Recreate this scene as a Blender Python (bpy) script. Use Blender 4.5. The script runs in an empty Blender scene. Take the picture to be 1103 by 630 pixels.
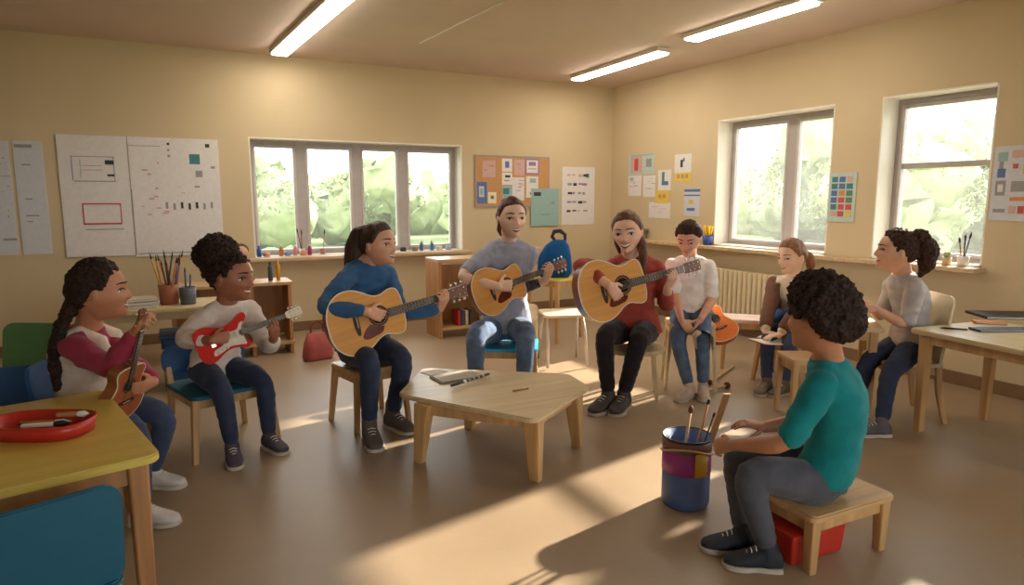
import bpy, bmesh, math, random
import numpy as np
from mathutils import Vector, Matrix, noise
random.seed(7)
SC = bpy.context.scene
COL = SC.collection
PI = math.pi
# ------------------------------------------------------------------ camera
CAM = Vector((-5.24, -7.13, 1.40))
YAW = math.radians(27.8); PITCH = math.radians(8.2); FPX = 705.0
F = Vector((math.sin(YAW), math.cos(YAW), 0)); R = Vector((F.y, -F.x, 0)); Z = Vector((0, 0, 1))
def ray(px, py):
    dx = (px - 551.5) / FPX; dy = (315 - py) / FPX
    return R * dx + F * (math.cos(PITCH) + dy * math.sin(PITCH)) + Z * (-math.sin(PITCH) + dy * math.cos(PITCH))
def P(px, py, D):
    d = ray(px, py); return CAM + d * (D / d.dot(F))
def Pz(px, py, z=0.0):
    d = ray(px, py); return CAM + d * ((z - CAM.z) / d.z)
def Pback(px, py):                       # on the back wall, y = 0
    d = ray(px, py); return CAM + d * (-CAM.y / d.y)
def Pright(px, py):                      # on the right wall, x = 0
    d = ray(px, py); return CAM + d * (-CAM.x / d.x)
def depth(p): return (Vector(p) - CAM).dot(F)
# ------------------------------------------------------------------ materials
def s2l(c):
    c = c / 255.0
    return c / 12.92 if c <= 0.04045 else ((c + 0.055) / 1.055) ** 2.4
def lin(rgb): return (s2l(rgb[0]), s2l(rgb[1]), s2l(rgb[2]), 1)
MATS = {}
def mat(name, rgb, rough=0.6, var=0.08, scale=12.0, bump=0.0, bscale=60.0, metal=0.0, stretch=(1, 1, 1), sheen=0.0, sss=0.0, coat=0.0, spec=None):
    if name in MATS: return MATS[name]
    m = bpy.data.materials.new(name); m.use_nodes = True
    nt = m.node_tree; N = nt.nodes; L = nt.links
    b = N['Principled BSDF']
    b.inputs['Roughness'].default_value = rough; b.inputs['Metallic'].default_value = metal
    if spec is not None: b.inputs['Specular IOR Level'].default_value = spec
    if sheen: b.inputs['Sheen Weight'].default_value = sheen; b.inputs['Sheen Roughness'].default_value = 0.4
    if sss:
        b.inputs['Subsurface Weight'].default_value = sss
        b.inputs['Subsurface Radius'].default_value = (0.02, 0.008, 0.004); b.inputs['Subsurface Scale'].default_value = 0.6
    if coat: b.inputs['Coat Weight'].default_value = coat; b.inputs['Coat Roughness'].default_value = 0.12
    tc = N.new('ShaderNodeTexCoord'); mp = N.new('ShaderNodeMapping'); mp.inputs['Scale'].default_value = stretch
    L.new(tc.outputs['Object'], mp.inputs['Vector'])
    nz = N.new('ShaderNodeTexNoise'); nz.inputs['Scale'].default_value = scale; nz.inputs['Detail'].default_value = 5
    L.new(mp.outputs[0], nz.inputs['Vector'])
    cr = N.new('ShaderNodeValToRGB'); c = lin(rgb)
    cr.color_ramp.elements[0].position = 0.3; cr.color_ramp.elements[1].position = 0.7
    cr.color_ramp.elements[0].color = tuple(max(0, v * (1 - var * 2)) for v in c[:3]) + (1,)
    cr.color_ramp.elements[1].color = tuple(min(1, v * (1 + var)) for v in c[:3]) + (1,)
    L.new(nz.outputs['Fac'], cr.inputs[0]); L.new(cr.outputs[0], b.inputs['Base Color'])
    if bump:
        n2 = N.new('ShaderNodeTexNoise'); n2.inputs['Scale'].default_value = bscale; n2.inputs['Detail'].default_value = 4
        L.new(mp.outputs[0], n2.inputs['Vector'])
        bp = N.new('ShaderNodeBump'); bp.inputs['Strength'].default_value = bump; bp.inputs['Distance'].default_value = 0.01
        L.new(n2.outputs['Fac'], bp.inputs['Height']); L.new(bp.outputs[0], b.inputs['Normal'])
    MATS[name] = m
    return m
def wood(name, rgb, rough=0.45, axis=0, coat=0.15, var=0.12):
    st = [14, 14, 14]; st[axis] = 1.2
    return mat(name, rgb, rough, var=var, scale=1.6, bump=0.05, bscale=4, stretch=tuple(st), coat=coat)
def skin(name, rgb): return mat(name, rgb, 0.5, var=0.05, scale=18, bump=0.04, bscale=220, sss=0.05)
def cloth(name, rgb, var=0.08): return mat(name, rgb, 0.9, var=var, scale=14, bump=0.25, bscale=260, sheen=0.15, spec=0.2)
def hairmat(name, rgb, curly=False):
    if curly: return mat(name, rgb, 0.75, var=0.35, scale=70, bump=1.0, bscale=90, spec=0.25)
    return mat(name, rgb, 0.5, var=0.3, scale=9, bump=0.6, bscale=12, stretch=(9, 9, 1.2), spec=0.4)
def emit(name, rgb, strength):
    m = bpy.data.materials.new(name); m.use_nodes = True; nt = m.node_tree
    b = nt.nodes['Principled BSDF']; b.inputs['Base Color'].default_value = lin(rgb)
    b.inputs['Emission Color'].default_value = lin(rgb); b.inputs['Emission Strength'].default_value = strength
    MATS[name] = m; return m
# ------------------------------------------------------------------ mesh helpers
def add_faces(bm, verts, faces, mi=0, smooth=True):
    vs = [bm.verts.new(v) for v in verts]
    for f in faces:
        try:
            fc = bm.faces.new([vs[i] for i in f]); fc.material_index = mi; fc.smooth = smooth
        except ValueError: pass
    return vs
def box(bm, c, s, rot=None, bev=0.0, mi=0, taper=1.0, seg=2):
    t = bmesh.new(); bmesh.ops.create_cube(t, size=1)
    for v in t.verts:
        k = taper if v.co.z < 0 else 1.0
        v.co = Vector((v.co.x * s[0] * k, v.co.y * s[1] * k, v.co.z * s[2]))
    if bev: bmesh.ops.bevel(t, geom=list(t.edges), offset=bev, segments=seg, affect='EDGES', profile=0.5)
    M = Matrix.Translation(c) @ (rot.to_4x4() if rot is not None else Matrix.Identity(4))
    t.transform(M)
    t.verts.ensure_lookup_table(); t.verts.index_update()
    add_faces(bm, [v.co.copy() for v in t.verts], [[v.index for v in f.verts] for f in t.faces], mi, smooth=False)
    t.free()
def frames(pts):
    pts = [Vector(p) for p in pts]; n = len(pts); T = []
    for i in range(n):
        a = pts[max(0, i - 1)]; b = pts[min(n - 1, i + 1)]
        d = (b - a); T.append(d.normalized() if d.length > 1e-9 else Vector((0, 0, 1)))
    u = T[0].orthogonal().normalized(); out = []
    for i in range(n):
        u = (u - T[i] * u.dot(T[i]))
        u = u.normalized() if u.length > 1e-6 else T[i].orthogonal().normalized()
        out.append((T[i], u, T[i].cross(u)))
    return out
def tube(bm, pts, radii, seg=10, caps='flat', mi=0, flat=1.0, smooth=True):
    pts = [Vector(p) for p in pts]
    if not hasattr(radii, '__len__'): radii = [radii] * len(pts)
    fr = frames(pts); P_, R_, FR = list(pts), list(radii), list(fr)
    if caps == 'round':
        r0, r1 = radii[0], radii[-1]; t0, t1 = fr[0][0], fr[-1][0]
        pre = [(pts[0] - t0 * r0 * math.sin(a), r0 * math.cos(a)) for a in (1.35, 0.95, 0.5)]
        post = [(pts[-1] + t1 * r1 * math.sin(a), r1 * math.cos(a)) for a in (0.5, 0.95, 1.35)]
        P_ = [p for p, _ in pre] + pts + [p for p, _ in post]
        R_ = [r for _, r in pre] + list(radii) + [r for _, r in post]
        FR = [fr[0]] * 3 + fr + [fr[-1]] * 3
    verts = []; faces = []; n = len(P_)
    for i in range(n):
        _, u, w = FR[i]
        for k in range(seg):
            a = 2 * PI * k / seg
            verts.append(P_[i] + (u * math.cos(a) + w * math.sin(a) * flat) * R_[i])
    for i in range(n - 1):
        for k in range(seg):
            k2 = (k + 1) % seg
            faces.append((i * seg + k, i * seg + k2, (i + 1) * seg + k2, (i + 1) * seg + k))
    faces.append(tuple(reversed(range(seg)))); faces.append(tuple((n - 1) * seg + k for k in range(seg)))
    add_faces(bm, verts, faces, mi, smooth)
def loft(bm, secs, seg=20, mi=0, power=2.0, smooth=True):
    """secs: (centre, u vector (half width), v vector (half depth)); closed caps"""
    verts = []; faces = []; n = len(secs)
    for c, u, v in secs:
        for k in range(seg):
            a = 2 * PI * k / seg; ca, sa = math.cos(a), math.sin(a)
            ex = 2.0 / power
            x = math.copysign(abs(ca) ** ex, ca); y = math.copysign(abs(sa) ** ex, sa)
            verts.append(Vector(c) + Vector(u) * x + Vector(v) * y)
    for i in range(n - 1):
        for k in range(seg):
            k2 = (k + 1) % seg
            faces.append((i * seg + k, i * seg + k2, (i + 1) * seg + k2, (i + 1) * seg + k))
    faces.append(tuple(reversed(range(seg)))); faces.append(tuple((n - 1) * seg + k for k in range(seg)))
    add_faces(bm, verts, faces, mi, smooth)
def ell(bm, c, r, rot=None, sub=3, mi=0):
    t = bmesh.new(); bmesh.ops.create_icosphere(t, subdivisions=sub, radius=1)
    M = Matrix.Translation(c) @ (rot.to_4x4() if rot is not None else Matrix.Identity(4)) @ Matrix.Diagonal((r[0], r[1], r[2], 1))
    t.transform(M); t.verts.index_update()
    add_faces(bm, [v.co.copy() for v in t.verts], [[v.index for v in f.verts] for f in t.faces], mi)
    t.free()
def lathe(bm, prof, c=(0, 0, 0), seg=28, mi=0, smooth=True):
    """prof: list of (r, z); closed solid of revolution around z"""
    verts = []; faces = []; n = len(prof); c = Vector(c)
    for r, z in prof:
        for k in range(seg):
            a = 2 * PI * k / seg; verts.append(c + Vector((r * math.cos(a), r * math.sin(a), z)))
    for i in range(n - 1):
        for k in range(seg):
            k2 = (k + 1) % seg; faces.append((i * seg + k, i * seg + k2, (i + 1) * seg + k2, (i + 1) * seg + k))
    faces.append(tuple(reversed(range(seg)))); faces.append(tuple((n - 1) * seg + k for k in range(seg)))
    add_faces(bm, verts, faces, mi, smooth)
def prism(bm, poly, z0, z1, mi=0, M=None, smooth=False, bev=0.0):
    t = bmesh.new()
    vs = [t.verts.new((p[0], p[1], z0)) for p in poly]; f = t.faces.new(vs)
    r = bmesh.ops.extrude_face_region(t, geom=[f])
    for v in r['geom']:
        if isinstance(v, bmesh.types.BMVert): v.co.z = z1
    if bev:
        es = [e for e in t.edges if abs(e.verts[0].co.z - e.verts[1].co.z) < 1e-6]
        bmesh.ops.bevel(t, geom=es, offset=bev, segments=2, affect='EDGES')
    bmesh.ops.recalc_face_normals(t, faces=t.faces)
    if M is not None: t.transform(M)
    t.verts.index_update()
    add_faces(bm, [v.co.copy() for v in t.verts], [[v.index for v in f.verts] for f in t.faces], mi, smooth)
    t.free()
def catmull(pts, n=8, closed=True):
    out = []; m = len(pts)
    rng = range(m) if closed else range(m - 1)
    for i in rng:
        if closed: p = [Vector(pts[(i + k) % m]) for k in (-1, 0, 1, 2)]
        else: p = [Vector(pts[min(max(i + k, 0), m - 1)]) for k in (-1, 0, 1, 2)]
        for j in range(n):
            t = j / n
            out.append(0.5 * ((2 * p[1]) + (-p[0] + p[2]) * t + (2 * p[0] - 5 * p[1] + 4 * p[2] - p[3]) * t * t + (-p[0] + 3 * p[1] - 3 * p[2] + p[3]) * t ** 3))
    if not closed: out.append(Vector(pts[-1]))
    return out
# ------------------------------------------------------------------ objects
def thing(name, label, cat, loc=(0, 0, 0), rz=0.0, group=None):
    o = bpy.data.objects.new(name, None); COL.objects.link(o)
    o.location = loc; o.rotation_euler = (0, 0, rz); o['label'] = label; o['category'] = cat
    if group: o['group'] = group
    o.empty_display_size = 0.1
    return o
def obj(name, bm, mats, parent=None, label=None):
    me = bpy.data.meshes.new(name); bmesh.ops.recalc_face_normals(bm, faces=bm.faces) if bm.faces else None
    bm.to_mesh(me); bm.free()
    for m in (mats if isinstance(mats, (list, tuple)) else [mats]): me.materials.append(m)
    o = bpy.data.objects.new(name, me); COL.objects.link(o)
    if parent is not None: o.parent = parent
    if label: o['label'] = label
    return o
def tag(o, label, cat, group=None, kind=None):
    o['label'] = label; o['category'] = cat
    if group: o['group'] = group
    if kind: o['kind'] = kind
    return o
def struct(name, bm, mats, label=None, parent=None):
    o = obj(name, bm, mats, parent)
    o['kind'] = 'structure'
    if parent is None:
        o['label'] = label or name.replace('_', ' ')
    return o
def shift(o, loc):
    """make the mesh local to loc (its thing's base)"""
    o.data.transform(Matrix.Translation(-Vector(loc)))
def single(name, bm, mats, label, cat, loc, group=None):
    """a thing that is one mesh, built in world coordinates, origin moved to loc"""
    o = obj(name, bm, mats); shift(o, loc); o.location = loc
    return tag(o, label, cat, group)
def dup(o, loc=None, rz=None, label=None, group=None):
    def rec(s, parent):
        c = s.copy(); COL.objects.link(c); c.parent = parent
        for ch in [k for k in bpy.data.objects if k.parent == s]: rec(ch, c)
        return c
    c = rec(o, None)
    if loc is not None: c.location = loc
    if rz is not None: c.rotation_euler = (0, 0, rz)
    if label: c['label'] = label
    if group: c['group'] = group
    return c
def organic(name, bm, m, parent, base, vox=0.006, it=3, wr=0.0, wscale=9.0, label=None, wr2=0.0):
    """closed overlapping shapes -> one continuous smooth surface, with folds"""
    me = bpy.data.meshes.new(name + '_raw'); bm.to_mesh(me); bm.free()
    t = bpy.data.objects.new(name + '_raw', me); COL.objects.link(t)
    md = t.modifiers.new('r', 'REMESH'); md.mode = 'VOXEL'; md.voxel_size = vox; md.use_smooth_shade = True
    if it:
        sm = t.modifiers.new('s', 'SMOOTH'); sm.factor = 0.5; sm.iterations = it
    dg = bpy.context.evaluated_depsgraph_get()
    new = bpy.data.meshes.new_from_object(t.evaluated_get(dg))
    bpy.data.objects.remove(t); bpy.data.meshes.remove(me)
    if wr or wr2:
        n = len(new.vertices); co = np.empty(n * 3); new.vertices.foreach_get('co', co); co = co.reshape(-1, 3)
        nm = np.empty(n * 3); new.vertices.foreach_get('normal', nm); nm = nm.reshape(-1, 3)
        for i in range(n):
            c = co[i]; d = 0.0
            if wr:
                q = noise.noise(Vector((c[0] * wscale, c[1] * wscale, c[2] * wscale * 1.8)))
                q2 = noise.noise(Vector((c[0] * wscale * 2.2 + 7, c[1] * wscale * 2.2, c[2] * wscale * 4)))
                d += wr * (1 - 2.4 * abs(q)) + wr * 0.6 * q2
            if wr2:
                d += wr2 * noise.noise(Vector((c[0] * 85, c[1] * 85, c[2] * 85))) + wr2 * 1.0 * noise.noise(Vector((c[0] * 34, c[1] * 34, c[2] * 34)))
            co[i] = c + nm[i] * d
        new.vertices.foreach_set('co', co.ravel())
    new.name = name
    new.materials.clear(); new.materials.append(m)
    new.polygons.foreach_set('use_smooth', [True] * len(new.polygons))
    new.transform(Matrix.Translation(-Vector(base)))
    o = bpy.data.objects.new(name, new); COL.objects.link(o); o.parent = parent
    if label: o['label'] = label
    return o
# ================================================================== ROOM
H = 2.81; XL = -8.4; YF = -9.6; WT = 0.30
def wall_material():
    m = bpy.data.materials.new('painted_block_wall'); m.use_nodes = True; nt = m.node_tree; N = nt.nodes; L = nt.links
    b = N['Principled BSDF']; b.inputs['Roughness'].default_value = 0.75; b.inputs['Specular IOR Level'].default_value = 0.3
    g = N.new('ShaderNodeNewGeometry')
    nz = N.new('ShaderNodeTexNoise'); nz.inputs['Scale'].default_value = 0.9; nz.inputs['Detail'].default_value = 6
    L.new(g.outputs['Position'], nz.inputs['Vector'])
    cr = N.new('ShaderNodeValToRGB'); cr.color_ramp.elements[0].position = .3; cr.color_ramp.elements[1].position = .75
    cr.color_ramp.elements[0].color = lin((200, 181, 146)); cr.color_ramp.elements[1].color = lin((211, 193, 158))
    L.new(nz.outputs['Fac'], cr.inputs[0]); L.new(cr.outputs[0], b.inputs['Base Color'])
    # faint courses of painted blockwork
    sp = N.new('ShaderNodeSeparateXYZ'); L.new(g.outputs['Position'], sp.inputs[0])
    ad = N.new('ShaderNodeMath'); ad.operation = 'ADD'; L.new(sp.outputs['X'], ad.inputs[0]); L.new(sp.outputs['Y'], ad.inputs[1])
    cb = N.new('ShaderNodeCombineXYZ'); L.new(ad.outputs[0], cb.inputs['X']); L.new(sp.outputs['Z'], cb.inputs['Y'])
    br = N.new('ShaderNodeTexBrick'); br.inputs['Scale'].default_value = 1.0; br.inputs['Brick Width'].default_value = 0.44
    br.inputs['Row Height'].default_value = 0.215; br.inputs['Mortar Size'].default_value = 0.006; br.inputs['Mortar Smooth'].default_value = 1
    L.new(cb.outputs[0], br.inputs['Vector'])
    bp = N.new('ShaderNodeBump'); bp.inputs['Strength'].default_value = 0.12; bp.inputs['Distance'].default_value = 0.004; bp.invert = True
    L.new(br.outputs['Fac'], bp.inputs['Height']); L.new(bp.outputs[0], b.inputs['Normal'])
    return m
M_WALL = wall_material()
M_REVEAL = mat('white_reveal_paint', (236, 230, 218), 0.6, var=0.02, scale=3)
M_CEIL = mat('ceiling_plaster', (212, 192, 176), 0.85, var=0.03, scale=1.3, bump=0.08, bscale=40)
def floor_material():
    m = bpy.data.materials.new('tan_sheet_floor'); m.use_nodes = True; nt = m.node_tree; N = nt.nodes; L = nt.links
    b = N['Principled BSDF']; b.inputs['Specular IOR Level'].default_value = 0.4
    g = N.new('ShaderNodeNewGeometry')
    nz = N.new('ShaderNodeTexNoise'); nz.inputs['Scale'].default_value = 1.1; nz.inputs['Detail'].default_value = 8
    L.new(g.outputs['Position'], nz.inputs['Vector'])
    cr = N.new('ShaderNodeValToRGB'); cr.color_ramp.elements[0].position = .3; cr.color_ramp.elements[1].position = .75
    cr.color_ramp.elements[0].color = lin((150, 128, 104)); cr.color_ramp.elements[1].color = lin((170, 146, 118))
    L.new(nz.outputs['Fac'], cr.inputs[0])
    sk = N.new('ShaderNodeTexNoise'); sk.inputs['Scale'].default_value = 55; sk.inputs['Detail'].default_value = 2
    L.new(g.outputs['Position'], sk.inputs['Vector'])
    mx = N.new('ShaderNodeMix'); mx.data_type = 'RGBA'; mx.blend_type = 'MULTIPLY'; mx.inputs['Factor'].default_value = 0.12
    L.new(cr.outputs[0], mx.inputs['A']); L.new(sk.outputs['Color'], mx.inputs['B']); L.new(mx.outputs['Result'], b.inputs['Base Color'])
    mr = N.new('ShaderNodeMapRange'); mr.inputs['To Min'].default_value = 0.32; mr.inputs['To Max'].default_value = 0.5
    L.new(nz.outputs['Fac'], mr.inputs['Value']); L.new(mr.outputs[0], b.inputs['Roughness'])
    bp = N.new('ShaderNodeBump'); bp.inputs['Strength'].default_value = 0.03; L.new(sk.outputs['Fac'], bp.inputs['Height']); L.new(bp.outputs[0], b.inputs['Normal'])
    return m
M_FLOOR = floor_material()
bm = bmesh.new(); box(bm, (XL / 2, YF / 2, -0.1), (-XL + 2 * WT, -YF + 2 * WT, 0.2)); struct('floor', bm, M_FLOOR, 'tan sheet floor of the classroom')
bm = bmesh.new(); box(bm, (XL / 2, YF / 2, H + 0.1), (-XL + 2 * WT, -YF + 2 * WT, 0.2)); struct('ceiling', bm, M_CEIL, 'pinkish grey plaster ceiling')
# openings
b0 = Pback(269, 147); b1 = Pback(498, 157); b2 = Pback(273, 277); b3 = Pback(498, 270)
BX0 = (b0.x + b2.x) / 2; BX1 = (b1.x + b3.x) / 2
SILL = 0.79; BTOP = (b0.z + b1.z) / 2
def ys(pxs, py): return Pright(pxs, py).y
W1 = (ys(771, 200), ys(894, 200)); T1 = Pright(894, 110).z
W2 = (ys(944, 200), ys(1066, 200)); T2 = Pright(1066, 92).z
RTOP = (Pright(894, 110).z + Pright(1068, 92).z) / 2
print('WIN', BX0, BX1, BTOP, W1, W2, T1, T2, b2.z, b3.z, Pright(1058, 290).z, Pright(770, 266).z)
W3 = (W2[1] - 0.62, W2[1] - 1.95)           # added window past the frame's edge, same wall, for more daylight
W4 = (W3[1] - 0.7, W3[1] - 2.0)  # second added window out of view, lets daylight reach the faces
SILLR = 0.90
def wall_with_holes(name, axis, lo, hi, holes, z0, z1, label, inner=0.0, out=WT):
    """axis 'x': wall runs along x at y=inner..inner+out ; axis 'y': along y at x=inner..inner+out"""
    bm = bmesh.new()
    def bx(a, b, za, zb):
        if b - a < 1e-4 or zb - za < 1e-4: return
        if axis == 'x': box(bm, ((a + b) / 2, inner + out / 2, (za + zb) / 2), (b - a, abs(out), zb - za))
        else: box(bm, (inner + out / 2, (a + b) / 2, (za + zb) / 2), (abs(out), b - a, zb - za))
    cur = lo
    for (a, b, za, zb) in sorted(holes):
        bx(cur, a, z0, z1); bx(a, b, z0, za); bx(a, b, zb, z1); cur = b
    bx(cur, hi, z0, z1)
    return struct(name, bm, M_WALL, label)
wall_with_holes('wall_back', 'x', XL, 0, [(BX0, BX1, SILL, BTOP)], 0, H, 'beige painted back wall with the four-pane window')
wall_with_holes('wall_right', 'y', YF, WT, [(min(w), max(w), SILLR, t) for w, t in ((W1, RTOP), (W2, RTOP), (W3, RTOP), (W4, RTOP))], 0, H, 'beige painted right wall with tall windows')
bm = bmesh.new(); box(bm, (XL - WT / 2, YF / 2, H / 2), (WT, -YF + 2 * WT, H)); struct('wall_left', bm, M_WALL, 'beige wall at the left end of the room')
W6 = (-5.8, -1.4)  # opening of an added, unseen window that fills the faces with daylight
wall_with_holes('wall_front', 'x', XL, 0, [(W6[0], W6[1], SILLR, 2.35)], 0, H, 'beige wall behind the viewer', inner=YF, out=-WT)
M_FRAME = mat('grey_window_frame', (178, 170, 166), 0.45, var=0.03)
M_FRAMEL = mat('pale_grey_window_sash', (196, 190, 186), 0.45, var=0.03)
M_SILL = wood('pale_wood_sill', (206, 178, 138), 0.5)
def glass_material():
    m = bpy.data.materials.new('haze_veiled_glass'); m.use_nodes = True; nt = m.node_tree; N = nt.nodes; L = nt.links
    N.remove(N['Principled BSDF']); o = N['Material Output']
    t = N.new('ShaderNodeBsdfTransparent'); t.inputs[0].default_value = (.97, .98, .97, 1)
    d = N.new('ShaderNodeBsdfTranslucent'); d.inputs[0].default_value = (.95, .95, .93, 1)
    g = N.new('ShaderNodeBsdfGlossy'); g.inputs['Roughness'].default_value = 0.03
    m1 = N.new('ShaderNodeMixShader'); m1.inputs[0].default_value = 0.03; L.new(t.outputs[0], m1.inputs[1]); L.new(d.outputs[0], m1.inputs[2])  # white translucent share imitates haze, washing out the view outside
    fr = N.new('ShaderNodeFresnel'); fr.inputs[0].default_value = 1.25
    m2 = N.new('ShaderNodeMixShader'); L.new(fr.outputs[0], m2.inputs[0]); L.new(m1.outputs[0], m2.inputs[1]); L.new(g.outputs[0], m2.inputs[2])
    L.new(m2.outputs[0], o.inputs['Surface'])
    return m
M_GLASS = glass_material()
def window(name, axis, a, b, z0, z1, cuts, hcuts, label, off=0.20):
    """frame + panes set 'off' outward from the inner wall face"""
    def pb(bm, u0, u1, za, zb, t0, t1, bev=0.004, mi=0):
        if axis == 'x': box(bm, ((u0 + u1) / 2, off + (t0 + t1) / 2, (za + zb) / 2), (u1 - u0, t1 - t0, zb - za), bev=bev, mi=mi)
        else: box(bm, (off + (t0 + t1) / 2, (u0 + u1) / 2, (za + zb) / 2), (t1 - t0, u1 - u0, zb - za), bev=bev, mi=mi)
    # reveal lining (white)
    bm = bmesh.new(); lt = 0.012
    def rv(u0, u1, za, zb):
        if axis == 'x': box(bm, ((u0 + u1) / 2, off / 2 - .001, (za + zb) / 2), (u1 - u0, off, zb - za))
        else: box(bm, (off / 2 - .001, (u0 + u1) / 2, (za + zb) / 2), (off, u1 - u0, zb - za))
    rv(a, a + lt, z0, z1); rv(b - lt, b, z0, z1); rv(a, b, z1 - lt, z1); rv(a, b, z0, z0 + lt)
    w = struct(name, bm, M_REVEAL, label)
    fw = 0.065
    bm = bmesh.new()
    pb(bm, a, a + fw, z0, z1, 0, .07); pb(bm, b - fw, b, z0, z1, 0, .07); pb(bm, a, b, z1 - fw, z1, 0.001, .071); pb(bm, a, b, z0, z0 + fw * .7, 0.001, .071)
    for c in cuts: pb(bm, c - .055, c + .055, z0, z1, -0.004, .066)
    for h in hcuts: pb(bm, a, b, h - .022, h + .022, -.003, .065)
    fr = obj('window_frame', bm, M_FRAME, w)
    es = [a] + list(cuts) + [b]
    for i in range(len(es) - 1):
        bm = bmesh.new(); u0 = es[i] + .05; u1 = es[i + 1] - .05; t = .026
        pb(bm, u0, u0 + t, z0 + .045, z1 - .06, -.012, .05); pb(bm, u1 - t, u1, z0 + .045, z1 - .06, -.012, .05)
        pb(bm, u0, u1, z1 - .06 - t, z1 - .06, -.011, .05); pb(bm, u0, u1, z0 + .045, z0 + .045 + t, -.011, .05)
        s = obj('window_sash', bm, M_FRAMEL, w)
        bm = bmesh.new(); pb(bm, u0 + t * .6, u1 - t * .6, z0 + .06, z1 - .075, .026, .030, bev=0)
        obj('pane', bm, M_GLASS, s)
    return w
bw = BX1 - BX0
cx = [Pback(p, 210).x for p in (329, 390, 440)]
window('window_1', 'x', BX0, BX1, SILL, BTOP, cx, [], 'wide four-pane window in the back wall')
def rwin(n, W, hc, cuts, label): window(n, 'y', min(W), max(W), SILLR, RTOP, cuts, hc, label)
rwin('window_2', W1, [], [ys(836, 200)], 'two-pane window nearest the corner in the right wall')
rwin('window_3', W2, [Pright(1010, 176).z], [], 'window with one crossbar in the right wall')
rwin('added_window_4', W3, [], [sum(W3) / 2], 'added unseen window of the right wall past the poster')
rwin('added_window_5', W4, [], [sum(W4) / 2], 'added unseen window at the near end of the right wall')
bm = bmesh.new()
for x in np.linspace(W6[0], W6[1], 6): box(bm, (x, YF - .2, (SILLR + 2.35) / 2), (.07, .06, 2.35 - SILLR))
for z in (SILLR + .03, 2.32): box(bm, ((W6[0] + W6[1]) / 2, YF - .2, z), (W6[1] - W6[0], .06, .06))
w6 = struct('added_window_6', bm, M_FRAME, 'added wide window behind the viewer, lighting the faces')
bm = bmesh.new(); box(bm, ((W6[0] + W6[1]) / 2, YF - .2, (SILLR + 2.35) / 2), (W6[1] - W6[0] - .04, .006, 2.35 - SILLR - .04)); obj('pane', bm, M_GLASS, w6)
# ledges
bm = bmesh.new(); box(bm, ((BX0 + BX1) / 2 + .0, -0.065 + .1, SILL - .012), (bw + .12, 0.33, .034), bev=.005); struct('trim_1', bm, M_SILL, 'pale wooden ledge under the back window')
ye = Pright(1062, 290).y; yb = -0.25
bm = bmesh.new(); box(bm, (-0.075, (ye + yb) / 2, SILLR - .02), (0.15, yb - ye, .036), bev=.006)
for W in (W1, W2): box(bm, (.1, sum(W) / 2, SILLR - .012), (.2, abs(W[0] - W[1]), .03), bev=.004)
struct('trim_2', bm, M_SILL, 'long pale ledge under the right wall windows')
M_BASE = mat('brown_baseboard', (128, 98, 70), 0.55, var=0.05)
bm = bmesh.new(); box(bm, (XL / 2, -0.009, .05), (-XL, .018, .10), bev=.003); struct('baseboard_back', bm, M_BASE)
bm = bmesh.new(); box(bm, (-0.009, YF / 2, .05), (.018, -YF - .04, .10), bev=.003); struct('baseboard_right', bm, M_BASE)
# ------------------------------------------------------------------ posters and papers
PAL = {'w': (226, 222, 218), 'g': (150, 150, 150), 'k': (60, 60, 66), 'r': (196, 84, 76), 't': (72, 128, 134), 'b': (92, 116, 166), 'y': (222, 196, 92),
       'o': (208, 138, 84), 'p': (206, 170, 160), 'c': (196, 146, 96), 's': (150, 184, 178), 'n': (96, 130, 98), 'l': (206, 208, 214), 'v': (150, 120, 160), 'cream': (232, 222, 196), 'pg': (186, 204, 196), 'e':(224,219,216)}
def pm(k): return mat('print_' + k, PAL[k], 0.8, var=0.03, scale=30)
def sheet(name, wall, x0, y0, x1, y1, base, marks, label, cat='poster', group=None, border=None, t=0.004, lift=0.0015, curl=0.0):
    """flat sheet on a wall; marks (u,v,w,h,colour) in 0..1 from top-left"""
    fn = Pback if wall == 'b' else Pright
    A = fn((x0 + x1) / 2, y0); B = fn((x0 + x1) / 2, y1); Lp = fn(x0, (y0 + y1) / 2); Rp = fn(x1, (y0 + y1) / 2)
    if wall == 'b': u0, u1 = Lp.x, Rp.x
    else: u0, u1 = Lp.y, Rp.y
    z1, z0 = A.z, B.z; keys = [base]; bm = bmesh.new()
    def put(u, v, w, h, d0, d1, key, bev=0):
        if key not in keys: keys.append(key)
        a = u0 + (u1 - u0) * u; b = u0 + (u1 - u0) * (u + w); zt = z1 - (z1 - z0) * v; zb = z1 - (z1 - z0) * (v + h)
        c = ((a + b) / 2, -(d0 + d1) / 2, (zt + zb) / 2); s = (abs(b - a), d1 - d0, zt - zb)
        if wall == 'r': c = (-(d0 + d1) / 2, (a + b) / 2, (zt + zb) / 2); s = (d1 - d0, abs(b - a), zt - zb)
        box(bm, c, s, mi=keys.index(key), bev=bev)
    put(0, 0, 1, 1, lift, lift + t, base, bev=.001)
    for i, mk in enumerate(marks):
        u, v, w, h, k = mk[:5]; e = .0008 + .0006 * (i % 6); q = mk[5] if len(mk) > 5 else 0
        put(u, v, w, h, lift + t, lift + t + e + q, k)
    loc = ((u0 + u1) / 2, -lift, z0) if wall == 'b' else (-lift, (u0 + u1) / 2, z0)
    return single(name, bm, [pm(k) for k in keys], label, cat, loc, group)
rr = random.Random(3)
def scrib(u, v, w, h, n, keys=('g',), hh=.012, ww=(.02, .07)):
    return [(u + rr.random() * w, v + rr.random() * h, rr.uniform(*ww), hh * rr.uniform(.6, 1.4), rr.choice(keys)) for _ in range(n)]
sheet('wall_chart', 'b', -12, 152, 15, 275, 'l', [(.45, .3, .5, .006, 'g'), (.4, .85, .55, .02, 'g')] + scrib(.5, .1, .3, .6, 8), 'tall white paper chart cut off at the far left of the back wall', 'chart')
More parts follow.
